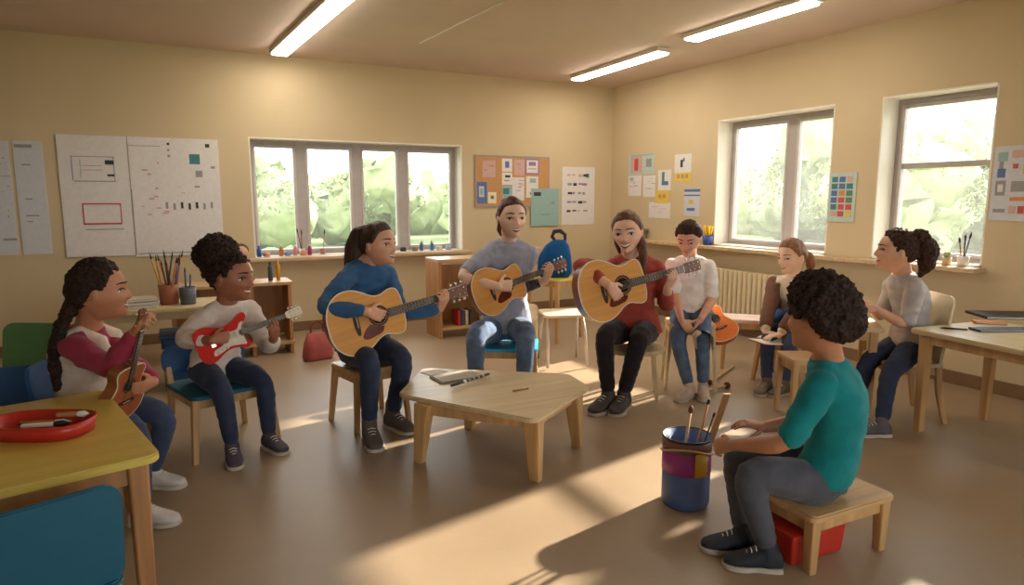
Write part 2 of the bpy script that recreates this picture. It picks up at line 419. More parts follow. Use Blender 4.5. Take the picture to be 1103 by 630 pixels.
sheet('wall_chart', 'b', 19, 152, 51, 274, 'l', [(.05, .03, .6, .03, 'g'), (.25, .2, .3, .012, 'g'), (.25, .5, .25, .012, 'g'), (.22, .65, .45, .006, 'k'), (.25, .7, .2, .01, 'g')], 'narrow white paper strip chart left of the big white sheets', 'chart')
mk = [(.18, .17, .62, .006, 'g'), (.18, .17, .012, .2, 'b'), (.2, .37, .6, .008, 'g'), (.78, .17, .012, .2, 'g'), (.3, .2, .01, .15, 's'), (.66, .2, .13, .035, 'k'), (.68, .315, .1, .018, 'k'), (.32, .245, .3, .004, 'g'), (.32, .28, .3, .004, 'g')]
mk += [(.28, .555, .56, .012, 'r'), (.28, .72, .56, .014, 'r'), (.28, .555, .018, .17, 'r'), (.825, .555, .018, .17, 'r'), (.3, .77, .56, .008, 'g')]
sheet('whiteboard_sheet', 'b', 66, 146, 141, 276, 'e', mk, 'large white sheet with a red outlined rectangle on the back wall', 'wall sheet', t=.012)
mk = [(.0, .43, .008, .55, 'g'), (.02, .97, .96, .008, 'g'), (.0, .07, .35, .005, 'g'), (.66, .13, .12, .085, 't'), (.72, .27, .08, .055, 'g'), (.42, .04, .03, .02, 'k'), (.42, .09, .025, .02, 'g'), (.42, .14, .03, .02, 'g'), (.85, .04, .05, .03, 'k'), (.9, .23, .05, .02, 'g'), (.7, .4, .06, .015, 'g'), (.3, .2, .02, .02, 'p'), (.45, .55, .02, .04, 'g')]
for i in range(7): mk.append((.36 + i * .085, .54 + (i % 2) * .01, .028, .055, 'k' if 1 < i < 5 else 'g'))
mk += scrib(.05, .25, .5, .4, 16, ('g', 'p', 'l'))
sheet('whiteboard_sheet', 'b', 142, 149, 238, 275, 'e', mk, 'large white sheet with a small teal square and scribbled figures', 'wall sheet', t=.012)
CB = sheet('cork_board', 'b', 511, 168, 591, 223, 'c', [(0, 0, 1, .03, 'g'), (0, 0, .012, 1, 'g'), (.988, 0, .012, 1, 'g'), (0, .97, 1, .03, 'g')], 'brown cork notice board on the back wall behind the grey-shirted woman', 'notice board', t=.015)
for (x0, y0, x1, y1, b, mks, lab) in [
    (519, 173, 533, 191, 'p', scrib(.1, .1, .6, .7, 4, ('o', 'g'), .05, (.1, .3)), 'pale pink note at the top left of the cork board'),
    (513, 196, 524, 219, 'b', [(.2, .2, .5, .5, 'l'), (.3, .3, .3, .3, 's')], 'blue picture card at the lower left of the cork board'),
    (525, 207, 534, 219, 'cream', [(.3, .3, .4, .3, 'n')], 'cream note at the bottom of the cork board'),
    (540, 171, 551, 185, 'w', [(.3, .2, .4, .5, 'b')], 'white card with a blue emblem on the cork board'),
    (540, 186, 551, 199, 'w', [(.3, .2, .5, .2, 'k'), (.2, .6, .5, .1, 'g')], 'white card with grey writing under the emblem card'),
    (540, 200, 551, 213, 's', [(.1, .2, .6, .5, 't')], 'teal picture card low on the cork board'),
    (553, 172, 564, 189, 'p', scrib(.1, .1, .6, .7, 4, ('g',), .04, (.2, .4)), 'plain pinkish page in the middle of the cork board'),
    (565, 171, 580, 188, 'v', [(.1, .1, .8, .8, 'w'), (.25, .2, .5, .25, 'v'), (.2, .6, .6, .08, 'p')], 'mauve bordered picture at the upper right of the cork board'),
    (551, 191, 564, 216, 'e', scrib(.1, .1, .6, .7, 5, ('g',), .03, (.2, .4)), 'tall pale page below the middle of the cork board'),
    (566, 190, 579, 213, 'w', [(.3, .1, .5, .2, 's'), (.3, .75, .4, .1, 'r')], 'pale page with a small red mark on the cork board')]:
    sheet('notice', 'b', x0, y0, x1, y1, b, mks, lab, 'paper', 'papers pinned on the cork board', t=.002, lift=.0165)
sheet('poster', 'b', 571, 203, 601, 243, 's', [(.1, .1, .25, .1, 'k'), (.72, .35, .12, .08, 'g'), (.35, .68, .35, .03, 'g')], 'pale teal poster overlapping the lower right of the cork board', t=.002, lift=.0205)
mk = []
for r in range(5):
    for q in range(4): mk.append((.16 + q * .16 + rr.uniform(-.02, .02), .12 + r * .155, rr.uniform(.06, .14), rr.uniform(.025, .05), rr.choice(['k', 'v', 'g', 'p', 'g'])))
mk.append((.72, .11, .1, .07, 't'))
sheet('poster', 'b', 605, 180, 640, 242, 'e', mk, 'white poster with rows of small drawings left of the room corner')
# right wall papers
sheet('poster', 'r', 677, 166, 705, 188, 'pg', [(.1, .05, .45, .85, 'p'), (.25, .2, .15, .6, 'r'), (.7, .25, .2, .4, 'g'), (.1, .02, .85, .06, 's')], 'greenish poster with a red figure beside the room corner', t=.002)
sheet('paper_page', 'r', 677, 189, 691, 211, 'w', [(.1, .1, .3, .15, 's')] + scrib(.1, .3, .6, .5, 5, ('g',), .02, (.2, .4)), 'white page under the red-figure poster, the one closer to the corner', 'paper', t=.002)
sheet('paper_page', 'r', 693, 189, 706, 212, 'w', scrib(.1, .1, .6, .7, 6, ('g',), .02, (.2, .4)), 'white page under the red-figure poster, the one further from the corner', 'paper', t=.002)
sheet('paper_page', 'r', 709, 183, 723, 205, 'w', [(.3, .1, .2, .6, 't'), (.3, .55, .5, .2, 'b')], 'white page with a teal L shape on the right wall', 'paper', t=.002)
sheet('paper_page', 'r', 706, 205, 721, 219, 'y', [(.25, .3, .2, .3, 'o'), (.55, .3, .2, .3, 'o')], 'yellow page with two orange marks on the right wall', 'paper', t=.002, lift=.003)
sheet('paper_page', 'r', 699, 218, 722, 235, 'e', scrib(.1, .2, .6, .5, 3, ('p',), .03, (.2, .4)), 'blank pinkish page lowest of the papers near the corner', 'paper', t=.002)
sheet('paper_page', 'r', 727, 166, 745, 186, 'w', [(.35, .3, .15, .4, 'k'), (.5, .2, .1, .2, 'b')], 'white page with a dark squiggle above a yellow strip', 'paper', t=.002)
sheet('paper_page', 'r', 727, 186, 745, 196, 'y', [(.15, .2, .15, .4, 'o'), (.4, .2, .15, .4, 'g'), (.65, .2, .15, .4, 'o')], 'yellow strip of small marks under the squiggle page', 'paper', t=.002)
sheet('paper_page', 'r', 737, 203, 754, 233, 'l', [(0, .02, 1, .1, 'b'), (0, .22, 1, .05, 'b'), (.3, .4, .3, .15, 'y'), (.2, .7, .5, .1, 'b')], 'pale blue lined page beside the window reveal', 'paper', t=.002)
mk = []
for r in range(6):
    for q in range(3): mk.append((.1 + q * .28, .08 + r * .14, .22, .11, rr.choice(['t', 'r', 'o', 'y', 'b', 'p', 'n'])))
sheet('poster', 'r', 893, 186, 922, 239, 'pg', mk, 'colourful grid poster between the two right wall windows', t=.006)
mk = [(.0, .02, 1, .02, 'l'), (.1, .08, .25, .12, 's'), (.45, .06, .45, .1, 'p'), (.12, .3, .2, .12, 'b'), (.15, .2, .1, .1, 'g'), (.5, .24, .12, .06, 'r'), (.1, .46, .26, .2, 'g'), (.16, .51, .14, .1, 'w'), (.5, .47, .4, .14, 'g'), (.5, .68, .4, .05, 'o'), (.1, .84, .3, .05, 'g'), (.5, .8, .16, .1, 'p'), (.72, .8, .16, .1, 'r'), (.75, .24, .15, .14, 'y')]
sheet('poster', 'r', 1069, 157, 1112, 238, 'l', mk, 'pale blue poster of icons right of the crossbar window', t=.006)
# ------------------------------------------------------------------ ceiling lights
M_LAMP = emit('lamp_diffuser', (255, 243, 226), 16.0)
M_LBODY = mat('lamp_housing', (230, 224, 214), 0.4, var=0.01)
def ceil_light(a, b, w, label):
    A = Pz(*a, H); B = Pz(*b, H); A.z = B.z = H; d = (B - A); ln = min(d.length, 2.6) ; d.normalize(); rz = math.atan2(d.y, d.x)
    C = A + d * ln / 2
    t = thing('ceiling_light', label, 'ceiling light', (C.x, C.y, H), rz, 'long ceiling lights')
    bm = bmesh.new(); box(bm, (0, 0, -.02), (ln, w, .04), bev=.006); obj('housing', bm, M_LBODY, t)
    bm = bmesh.new(); box(bm, (0, 0, -.048), (ln - .06, w - .03, .018), bev=.006); obj('diffuser', bm, M_LAMP, t)
ceil_light((300, 54), (392, -30), .17, 'long lit ceiling panel at the left, widest of the three')
ceil_light((620, 82), (716, 51), .17, 'long lit ceiling strip nearest the room corner')
ceil_light((742, 38), (880, -6), .17, 'long lit ceiling strip over the right side')
# conduit seam on the ceiling
a = Pz(452, 46, H); b = Pz(540, 2, H); bm = bmesh.new(); tube(bm, [(a.x, a.y, H - .004), (b.x, b.y, H - .004)], .006, 6); struct('trim_3', bm, M_REVEAL, 'thin pale strip across the ceiling')
# ------------------------------------------------------------------ radiator
M_RAD = mat('radiator_enamel', (222, 206, 170), 0.4, var=0.02)
ra = Pright(782, 320).y; rb = Pright(852, 320).y
t = thing('radiator', 'cream ribbed radiator under the two-pane window on the right wall', 'radiator', (-.09, (ra + rb) / 2, .1), -PI / 2)
ln = abs(ra - rb) + .5
bm = bmesh.new(); nf = int(ln / .06)
for i in range(nf):
    x = -ln / 2 + (i + .5) * ln / nf; box(bm, (x, 0, .29), (ln / nf * .72, .07, .56), bev=.015)
box(bm, (0, 0, .05), (ln, .03, .03), bev=.01); box(bm, (0, 0, .53), (ln, .03, .03), bev=.01)
obj('radiator_body', bm, M_RAD, t)
for x in (-ln / 2 + .1, ln / 2 - .1):
    bm = bmesh.new(); tube(bm, [(x, 0, .03), (x, 0, -.1)], .013, 8); obj('pipe', bm, M_RAD, t)
bm = bmesh.new(); lathe(bm, [(.001, -.02), (.018, -.02), (.02, .03), (.001, .035)], (-ln / 2 - .01, 0, .06), 12); obj('valve', bm, M_FRAME, t)
# ------------------------------------------------------------------ outside
M_GRASS = mat('lawn', (112, 128, 74), 0.9, var=0.15, scale=1.5)
bm = bmesh.new(); box(bm, (8, 6, -.45), (90, 90, .1)); o = struct('ground', bm, M_GRASS, 'lawn outside the windows')
M_LEAF = mat('haze_paled_leaves', (136, 146, 102), 0.8, var=0.12, scale=3); M_TRUNK = mat('tree_bark', (110, 90, 70), 0.9)  # leaf colour is paled to stand in for haze outdoors
def tree(x, y, h, r, label, seed):
    q = random.Random(seed); t = thing('tree', label, 'tree', (x, y, -.4), 0, 'trees outside the windows')
    bm = bmesh.new(); tube(bm, [(0, 0, 0), (.1, 0, h * .3), (0, .1, h * .6)], [.16, .12, .06], 8); obj('trunk', bm, M_TRUNK, t)
    bm = bmesh.new()
    for k in range(9):
        a = q.random() * 6.28; rr_ = r * q.uniform(.2, .65)
        ell(bm, (math.cos(a) * rr_, math.sin(a) * rr_, h * q.uniform(.35, .85)), (r * q.uniform(.35, .55),) * 2 + (r * q.uniform(.35, .5),), sub=3)
    for v in bm.verts: v.co += Vector((noise.noise(v.co * 2.5), noise.noise(v.co * 2.5 + Vector((9, 0, 0))), noise.noise(v.co * 2.5 + Vector((0, 9, 0))))) * r * .22 + noise.noise_vector(v.co * 7) * .10
    for k in range(1800):
        a = q.random() * 6.28; b = math.acos(q.uniform(-1, 1)); c = Vector((math.cos(a) * math.sin(b), math.sin(a) * math.sin(b), math.cos(b))) * q.uniform(.75, 1.05)
        c = Vector((c.x * r * .95, c.y * r * .95, h * .62 + c.z * h * .38)); s = .08
        add_faces(bm, [c + Vector((q.uniform(-s, s), q.uniform(-s, s), q.uniform(-s, s))) for _ in range(4)], [(0, 1, 2), (0, 2, 3)])
    obj('crown', bm, M_LEAF, t)
TL = [(-6.4, 9, 2.7, 1.5, 'nearer leafy tree at the left edge of the back window'), (-2.6, 16, 2.9, 2.0, 'broad tree seen through the second pane of the back window'), (1.9, 19, 2.8, 2.4, 'low tree seen through the third pane of the back window'),
      (4.8, 13, 2.7, 1.9, 'tree seen through the last pane of the back window'), (-9.5, 17, 3.4, 3.0, 'far tree beyond the left end of the back window'),
      (9.0, 9.5, 3.2, 2.0, 'rounded tree seen through the left pane of the two-pane window'), (12.5, 5.8, 3.8, 2.3, 'broad tree seen through the right pane of the two-pane window'), (9.0, 1.8, 3.1, 1.8, 'tree behind the crossbar window, closest to its left edge'), (14.5, -.9, 3.2, 2.4, 'pale tree far behind the crossbar window'),
      (8.5, 19.5, 3.1, 2.4, 'tall far tree past the last pane of the back window'),
      (17, 10.5, 3.9, 2.6, 'far tree filling the middle of the two-pane window'), (17.5, 4.0, 3.9, 2.5, 'far tree above the crossbar window sill, furthest back'),
      (13.5, 16, 3.0, 2.0, 'tree standing beyond the room corner')]
for i, a in enumerate(TL): tree(*a, seed=i + 11)
def hedge(x0, y0, x1, y1, h, w, label, sd):
    bm = bmesh.new(); d = Vector((x1 - x0, y1 - y0, 0)); n = int(d.length / .8); q = random.Random(sd)
    for k in range(n + 1):
        c = Vector((x0, y0, 0)) + d * k / n
        ell(bm, (c.x + q.uniform(-.4, .4), c.y + q.uniform(-.4, .4), -.4 + h * .42), (w * q.uniform(.8, 1.2), w * q.uniform(.8, 1.2), h * q.uniform(.48, .66)), sub=3)
    for v in bm.verts: v.co += Vector((noise.noise(v.co * 1.7), noise.noise(v.co * 1.7 + Vector((9, 0, 0))), noise.noise(v.co * 1.7 + Vector((0, 9, 0))))) * .5
    o = obj('hedge', bm, M_LEAF); tag(o, label, 'hedge', kind='stuff')
hedge(-16, 25, 14, 25, 2.9, 1.4, 'long pale hedge closing the lawn behind the back window', 2)
hedge(21, 22, 21, -12, 3.3, 1.4, 'long pale hedge closing the lawn beyond the right wall windows', 3)
# ------------------------------------------------------------------ light
w = bpy.data.worlds.new('sky'); SC.world = w; w.use_nodes = True; nt = w.node_tree; N = nt.nodes; L = nt.links
bg = N['Background']; tc = N.new('ShaderNodeTexCoord'); nz = N.new('ShaderNodeTexNoise'); nz.inputs['Scale'].default_value = 2.2; nz.inputs['Detail'].default_value = 5
L.new(tc.outputs['Generated'], nz.inputs['Vector'])
cr = N.new('ShaderNodeValToRGB'); cr.color_ramp.elements[0].color = (.86, .93, 1, 1); cr.color_ramp.elements[1].color = (1, .98, .94, 1); L.new(nz.outputs['Fac'], cr.inputs[0])
L.new(cr.outputs[0], bg.inputs['Color']); bg.inputs['Strength'].default_value = 3.6
sl = bpy.data.lights.new('sun', 'SUN'); sl.energy = 12.0; sl.angle = math.radians(1.2); sl.color = (1, .90, .76)
so = bpy.data.objects.new('sun', sl); COL.objects.link(so); so.location = (6, -3, 5)
so.rotation_euler = Vector((-1, -.20, -.435)).to_track_quat('-Z', 'Y').to_euler()
# sky portals in the openings
for (loc, rot, sx, sy) in [(((BX0 + BX1) / 2, .28, (SILL + BTOP) / 2), (-PI / 2, 0, 0), bw, BTOP - SILL)] + \
        [(((W6[0] + W6[1]) / 2, YF - .28, (SILLR + 2.35) / 2), (PI / 2, 0, 0), W6[1] - W6[0], 2.35 - SILLR)] + \
        [((.28, sum(W) / 2, (SILLR + RTOP) / 2), (0, PI / 2, 0), RTOP - SILLR, abs(W[0] - W[1])) for W in (W1, W2, W3, W4)]:
    al = bpy.data.lights.new('sky_portal', 'AREA'); al.shape = 'RECTANGLE'; al.size = sx; al.size_y = sy
    al.cycles.is_portal = True; ao = bpy.data.objects.new('sky_portal', al); COL.objects.link(ao); ao.location = loc; ao.rotation_euler = rot
# ------------------------------------------------------------------ camera
cd = bpy.data.cameras.new('camera'); cd.sensor_width = 36; cd.lens = FPX / 1103 * 36; cd.clip_start = .05
co = bpy.data.objects.new('camera', cd); COL.objects.link(co); co.location = CAM
co.rotation_euler = (PI / 2 - PITCH, 0, -YAW); SC.camera = co
SC.view_settings.view_transform = 'Standard'; SC.view_settings.look = 'None'; SC.view_settings.gamma = 1; SC.view_settings.use_curve_mapping = False
SC.view_settings.exposure = 0.85
# ================================================================== FURNITURE
M_WOOD = wood('honey_beech', (202, 164, 116)); M_WOODY = wood('honey_beech_upright', (200, 158, 106), axis=2)
M_PINE = wood('pale_pine', (208, 186, 144), var=.08); M_OAK = wood('warm_oak', (182, 130, 82), axis=2); M_YEL = wood('yellow_laminate', (214, 188, 92), 0.35, var=.05)
M_BLUE = mat('blue_plastic', (32, 80, 132), 0.55, var=.04); M_TEAL = mat('teal_plastic', (22, 92, 118), 0.6, var=.04)
M_CYAN = mat('cyan_plastic', (54, 172, 206), 0.4, var=.04, coat=.2)
M_GREEN = mat('green_plastic', (84, 140, 88), 0.45, var=.04, coat=.2); M_CREAMP = mat('cream_plastic', (222, 206, 172), 0.45, var=.03)
M_RED = mat('red_plastic', (190, 44, 32), 0.4, var=.06, coat=.2); M_WHITEM = mat('white_metal', (214, 208, 200), 0.35, metal=.3)
M_DARK = mat('charcoal', (38, 38, 42), 0.5); M_WHITE = mat('white_paper', (236, 232, 222), .8, var=.02)
M_BLUED = mat('dark_blue_board', (30, 74, 124), 0.5, var=.04)
def leg(parent, x, y, z1, m, w0=.04, w1=.028, sx=0, sy=0, z0=0.0, name='leg'):
    bm = bmesh.new()
    n = [(x + sx * (1 - k), y + sy * (1 - k), z0 + (z1 - z0) * k) for k in (0, .5, 1)]
    secs = [(n[0], (w1 / 2, 0, 0), (0, w1 / 2, 0)), (n[1], ((w0 + w1) / 4, 0, 0), (0, (w0 + w1) / 4, 0)), (n[2], (w0 / 2, 0, 0), (0, w0 / 2, 0))]
    loft(bm, secs, 16, power=6, smooth=False); return obj(name, bm, m, parent)
def roundrect(w, d, r, n=5):
    out = []
    for cx_, cy_, a0 in ((w / 2 - r, d / 2 - r, 0), (-w / 2 + r, d / 2 - r, 90), (-w / 2 + r, -d / 2 + r, 180), (w / 2 - r, -d / 2 + r, 270)):
        for k in range(n + 1):
            a = math.radians(a0 + 90 * k / n); out.append((cx_ + r * math.cos(a), cy_ + r * math.sin(a)))
    return out
def child_chair(loc, rz, label, seat_m, back_m, wood_m=None, seat_z=.37, w=.36, d=.36, back_h=.33, solid=False, group=None, name='school_chair', splay=.02, shell=False):
    """faces local +y; back at -y"""
    wm = wood_m or M_WOODY; t = thing(name, label, 'chair', loc, rz, group)
    bm = bmesh.new(); prism(bm, roundrect(w, d, .05), seat_z - .022, seat_z, bev=.006); obj('seat', bm, seat_m, t)
    for sx in (-1, 1):
        leg(t, sx * (w / 2 - .03), d / 2 - .035, seat_z - .02, wm, .042, .03, sx * splay, splay)
        bm = bmesh.new(); x = sx * (w / 2 - .028)
        secs = []
        for zz, yy, ww in (((0, -d / 2 - .02, .03), (seat_z * .5, -d / 2 + .02, .036), (seat_z - .01, -d / 2 + .04, .04)) if shell else ((0, -d / 2 - .03, .03), (seat_z * .5, -d / 2 + .02, .036), (seat_z, -d / 2 + .03, .04), (seat_z + back_h * .6, -d / 2 - .005, .034), (seat_z + back_h - .02, -d / 2 - .03, .026))):
            secs.append(((x + sx * (splay if zz == 0 else 0), yy, zz), (ww * .42, 0, 0), (0, ww * .5, 0)))
        loft(bm, secs, 16, power=6, smooth=False); obj('leg', bm, wm, t, None if shell else 'rear leg that runs up to hold the backrest')
    bm = bmesh.new()
    box(bm, (0, d / 2 - .045, seat_z - .05), (w - .07, .02, .05), bev=.003); box(bm, (0, -d / 2 + .035, seat_z - .05), (w - .07, .02, .05), bev=.003)
    for sx in (-1, 1): box(bm, (sx * (w / 2 - .035), 0, seat_z - .05), (.02, d - .09, .05), bev=.003)
    obj('seat_frame', bm, wm, t)
    bm = bmesh.new(); h0 = seat_z + (-.02 if shell else .04 if solid else .12); h1 = seat_z + back_h
    pts = roundrect(w * (1.02 if solid else .98), h1 - h0, .06 if solid else .04)
    M = Matrix.Translation((0, -d / 2 - .004, (h0 + h1) / 2)) @ Matrix.Rotation(math.radians(97), 4, 'X')
    prism(bm, pts, -.009, .009, M=M, bev=.004)
    if shell: bmesh.ops.subdivide_edges(bm, edges=[e for e in bm.edges if abs(e.verts[0].co.x - e.verts[1].co.x) > .12], cuts=7)
    for v in bm.verts: v.co.y += .055 * (1.6 if shell else 1) * ((v.co.x / w) ** 2)
    obj('backrest', bm, back_m, t)
    return t
def stool(loc, rz, label, top_m, leg_m, h=.42, w=.34, d=.34, rnd=False, name='stool', splay=.03, lw=.04, top_t=.03, apron=True, group=None):
    t = thing(name, label, 'stool', loc, rz, group)
    bm = bmesh.new()
    if rnd: prism(bm, [(w / 2 * math.cos(a * PI / 16), w / 2 * math.sin(a * PI / 16)) for a in range(32)], h - top_t, h, bev=.008)
    else: prism(bm, roundrect(w, d, .03), h - top_t, h, bev=.006)
    obj('seat', bm, top_m, t)
    k = .7 if rnd else 1
    for sx in (-1, 1):
        for sy in (-1, 1): leg(t, sx * (w / 2 * k - lw * .7), sy * (d / 2 * k - lw * .7), h - top_t, leg_m, lw, lw * .72, sx * splay, sy * splay)
    if apron:
        bm = bmesh.new(); xx = w / 2 * k - lw * .7; yy = d / 2 * k - lw * .7
        for s_ in (-1, 1):
            box(bm, (0, s_ * yy, h - top_t - .025), (2 * xx, .018, .05), bev=.002); box(bm, (s_ * xx, 0, h - top_t - .025), (.018, 2 * yy, .05), bev=.002)
        obj('apron', bm, leg_m, t)
    return t
def table(loc, rz, label, w, d, h, top_m, leg_m, name='table', t_=.028, lw=.06, apron=.06, inset=.05, splay=0.0, rr_=.04):
    t = thing(name, label, 'table', loc, rz)
    bm = bmesh.new(); prism(bm, roundrect(w, d, rr_), h - t_, h, bev=.005); obj('tabletop', bm, top_m, t)
    x = w / 2 - inset - lw / 2; y = d / 2 - inset - lw / 2
    for sx in (-1, 1):
        for sy in (-1, 1): leg(t, sx * x, sy * y, h - t_, leg_m, lw, lw * .75, sx * splay, sy * splay)
    bm = bmesh.new()
    for s_ in (-1, 1):
        box(bm, (0, s_ * y, h - t_ - apron / 2), (2 * x, .022, apron), bev=.002); box(bm, (s_ * x, 0, h - t_ - apron / 2), (.022, 2 * y, apron), bev=.002)
    obj('apron', bm, leg_m, t)
    return t
def ang(v): return math.atan2(v.y, v.x)
# ---- yellow table at the lower left, in front
A = Pz(174, 488, .60); B = Pz(113, 419, .60)
ex = (A - B).normalized(); ex.z = 0; ey = Vector((-ex.y, ex.x, 0))      # ex towards the viewer
if ey.dot(R) > 0: ey = -ey                                               # ey towards the left
Ld = (A - B).length; Wt = 1.5
C = B + ex * Ld / 2 + ey * Wt / 2
YT_rz = ang(-ey)
YT = table((C.x, C.y, 0), YT_rz, 'yellow topped table with a red tray on it, at the near left corner', Wt, Ld, .60, M_YEL, M_OAK, lw=.062, apron=.07, inset=.03)
YT_C = C; YT_ex, YT_ey = ex, ey
# ---- coffee table
tc_ = [Pz(428, 424, .345), Pz(577, 452, .345), Pz(636, 416, .345), Pz(612, 402, .345), Pz(455, 396, .345)]
cen = sum(tc_, Vector()) / 5; cen.z = 0
t = thing('coffee_table', 'low pale wooden table with angled corners in the middle of the circle', 'table', cen)
loc_ = [(p.x - cen.x, p.y - cen.y) for p in tc_]
poly = []
n = len(loc_)
for i in range(n):
    p = Vector(loc_[i]).to_2d(); a = Vector(loc_[i - 1]).to_2d(); b = Vector(loc_[(i + 1) % n]).to_2d(); r_ = .055
    p0 = p + (a - p).normalized() * r_; p1 = p + (b - p).normalized() * r_
    for k in range(6):
        s_ = k / 5; q = p0 * (1 - s_) ** 2 + p * 2 * s_ * (1 - s_) + p1 * s_ ** 2; poly.append((q.x, q.y))
bm = bmesh.new(); prism(bm, poly, .318, .345, bev=.006); obj('tabletop', bm, M_PINE, t)
lt = []
for (px, py) in ((452, 497), (577, 517), (622, 481), (506, 462)):
    q = Pz(px, py, 0); lt.append((q.x - cen.x, q.y - cen.y))
tops = []
for i, (x, y) in enumerate(lt):
    k = .93; tops.append((x * k, y * k)); a_ = ang(Vector((x, y, 0)))
    bm = bmesh.new(); secs = []
    dirx = Vector((math.cos(a_ + PI / 4), math.sin(a_ + PI / 4), 0)); diry = Vector((-dirx.y, dirx.x, 0))
    e1 = (tc_[1] - tc_[0]).normalized(); e1.z = 0; e2 = Vector((-e1.y, e1.x, 0))
    for zz, ww, kk in ((0, .028, 1), (.16, .038, .965), (.318, .048, k)):
        secs.append(((x * kk, y * kk, zz), e1 * ww, e2 * ww * .8))
    loft(bm, secs, 16, power=7, smooth=False); obj('leg', bm, M_WOODY, t)
bm = bmesh.new()
for i in range(4):
    a = Vector((*tops[i], .288)); b = Vector((*tops[(i + 1) % 4], .288)); d = b - a
    box(bm, (a + b) / 2, (d.length, .02, .058), Matrix.Rotation(ang(d), 3, 'Z'), bev=.002)
obj('apron', bm, M_WOODY, t)
# things on it
def pencil(a, b, r, m, label, cat='pencil', group=None, tip=M_DARK, name='pencil'):
    a = Vector(a); b = Vector(b); t = thing(name, label, cat, a, 0, group)
    bm = bmesh.new(); d = (b - a); tube(bm, [(0, 0, 0), d * .86], r, 6); obj('shaft', bm, m, t)
    bm = bmesh.new(); tube(bm, [d * .86, d * .93, d], [r, r * .6, r * .12], 6); obj('tip', bm, tip, t)
    return t
M_BKCOVER = mat('grey_folder', (138, 132, 124), .6)
a = Pz(468, 412, .345); b = Pz(520, 404, .345); d = (b - a)
t = thing('notebook', 'grey notebook lying open at the far side of the low table', 'notebook', ((a.x + b.x) / 2, (a.y + b.y) / 2, .3455), ang(d))
bm = bmesh.new(); box(bm, (0, .03, .004), (d.length * .9, .17, .006), bev=.002); obj('cover', bm, M_BKCOVER, t)
bm = bmesh.new(); box(bm, (0, .03, .009), (d.length * .84, .155, .006), bev=.001); obj('pages', bm, mat('greyish_pages', (176, 168, 156), .8), t)
a = Pz(486, 418, .352); b = Pz(527, 405, .352); a.z = b.z = .366
t = thing('recorder_flute', 'black and silver flute lying across the grey notebook', 'flute', a, 0); d = b - a
bm = bmesh.new(); tube(bm, [(0, 0, 0), d * .2, d * .22, d * .97, d], [.007, .009, .0075, .0085, .006], 10); obj('flute_body', bm, M_DARK, t)
bm = bmesh.new()
tube(bm, [d * .3, d * .36], .0105, 10)
obj('collar_ring', bm, M_WHITEM, t)
for k in range(4):
    c = d * (.45 + .12 * k); bm = bmesh.new(); tube(bm, [c * .985, c * 1.015], .0105, 10); obj('key', bm, M_WHITEM, t)
a = Pz(552, 421, .350); b = Pz(570, 418, .350)
pencil((a.x, a.y, .350), (b.x, b.y, .350), .005, M_OAK, 'short brown drumstick lying near the middle of the low table', 'stick', name='drumstick')
a = Pz(466, 404, .345); bm = bmesh.new(); box(bm, (0, 0, .0015), (.13, .10, .003), Matrix.Rotation(.3, 3, 'Z')); o = obj('paper_sheet', bm, M_WHITE); o.location = (a.x + .03, a.y + .06, .3455); tag(o, 'blank white sheet at the far left of the low table', 'paper')
# ---- low stool and red box of the teal boy
sc_ = [Pz(882, 563, .225), Pz(970, 536, .225)]
A = sc_[0]; B = sc_[1]; ex = (B - A); ln = ex.length; ex.normalize(); ex.z = 0; ey = Vector((-ex.y, ex.x, 0))
if ey.dot(F) < 0: ey = -ey
LS_C = A + ex * ln / 2 + ey * .17 - R * 0.015
LS = stool((LS_C.x, LS_C.y, 0), ang(ex), 'low wooden stool under the boy in the teal shirt', M_WOOD, M_WOODY, h=.24, w=ln, d=.34, splay=.0, lw=.05, top_t=.028, name='low_stool')
bc = LS_C - ex * .09 + ey * .02
t = thing('storage_box', 'red plastic box pushed under the low stool', 'box', (bc.x, bc.y, 0), ang(ex))
bm = bmesh.new(); box(bm, (0, 0, .062), (.30, .22, .12), bev=.01, taper=.93); obj('box_body', bm, M_RED, t)
bm = bmesh.new(); box(bm, (0, 0, .129), (.32, .24, .014), bev=.005); obj('lid', bm, M_RED, t)
# ---- bucket with sticks
bc = Pz(740, 545, 0); bc = Vector((bc.x, bc.y, 0)) + F * .04
t = thing('drum_bucket', 'round tin bucket banded in magenta and blue, full of beaters', 'bucket', bc)
rB = .108; hB = .325
bm = bmesh.new(); prof = [(.001, .0), (rB * .93, .0), (rB * .97, .012), (rB, .02), (rB, hB), (rB - .006, hB), (rB - .006, .02), (.001, .018)]
lathe(bm, prof, seg=40); obj('bucket_shell', bm, mat('bucket_blue', (86, 112, 166), .5, var=.06), t)
bm = bmesh.new()
n = 40
def band(bm, a0, a1, z0, z1, r):
    m_ = 28; vs = []; 
    for zz in (z0, z1):
        for rr2 in (r, r + .0025):
            for k in range(m_ + 1):
                a = a0 + (a1 - a0) * k / m_; vs.append((rr2 * math.cos(a), rr2 * math.sin(a), zz))
    q = m_ + 1; fs = []
    for k in range(m_): fs += [(q + k, q + k + 1, 3 * q + k + 1, 3 * q + k), (2 * q + k, 3 * q + k, 3 * q + k + 1, 2 * q + k + 1), (k, k + 1, q + k + 1, q + k), (k, k + 1, 2 * q + k + 1, 2 * q + k)]
    add_faces(bm, vs, fs)
band(bm, 0, 2 * PI, .165, .265, rB); obj('painted_band', bm, mat('band_magenta', (166, 62, 140), .5, var=.06), t, 'magenta band')
ca = ang(CAM - bc)
bm = bmesh.new(); band(bm, ca + .35, ca + .95, .165, .275, rB + .003); obj('painted_band', bm, mat('band_yellow', (222, 176, 60), .5, var=.06), t, 'yellow patch')
bm = bmesh.new(); band(bm, 0, 2 * PI, .27, .318, rB + .001); obj('painted_band', bm, mat('band_brown', (124, 78, 62), .5, var=.1), t, 'brown band under the rim')
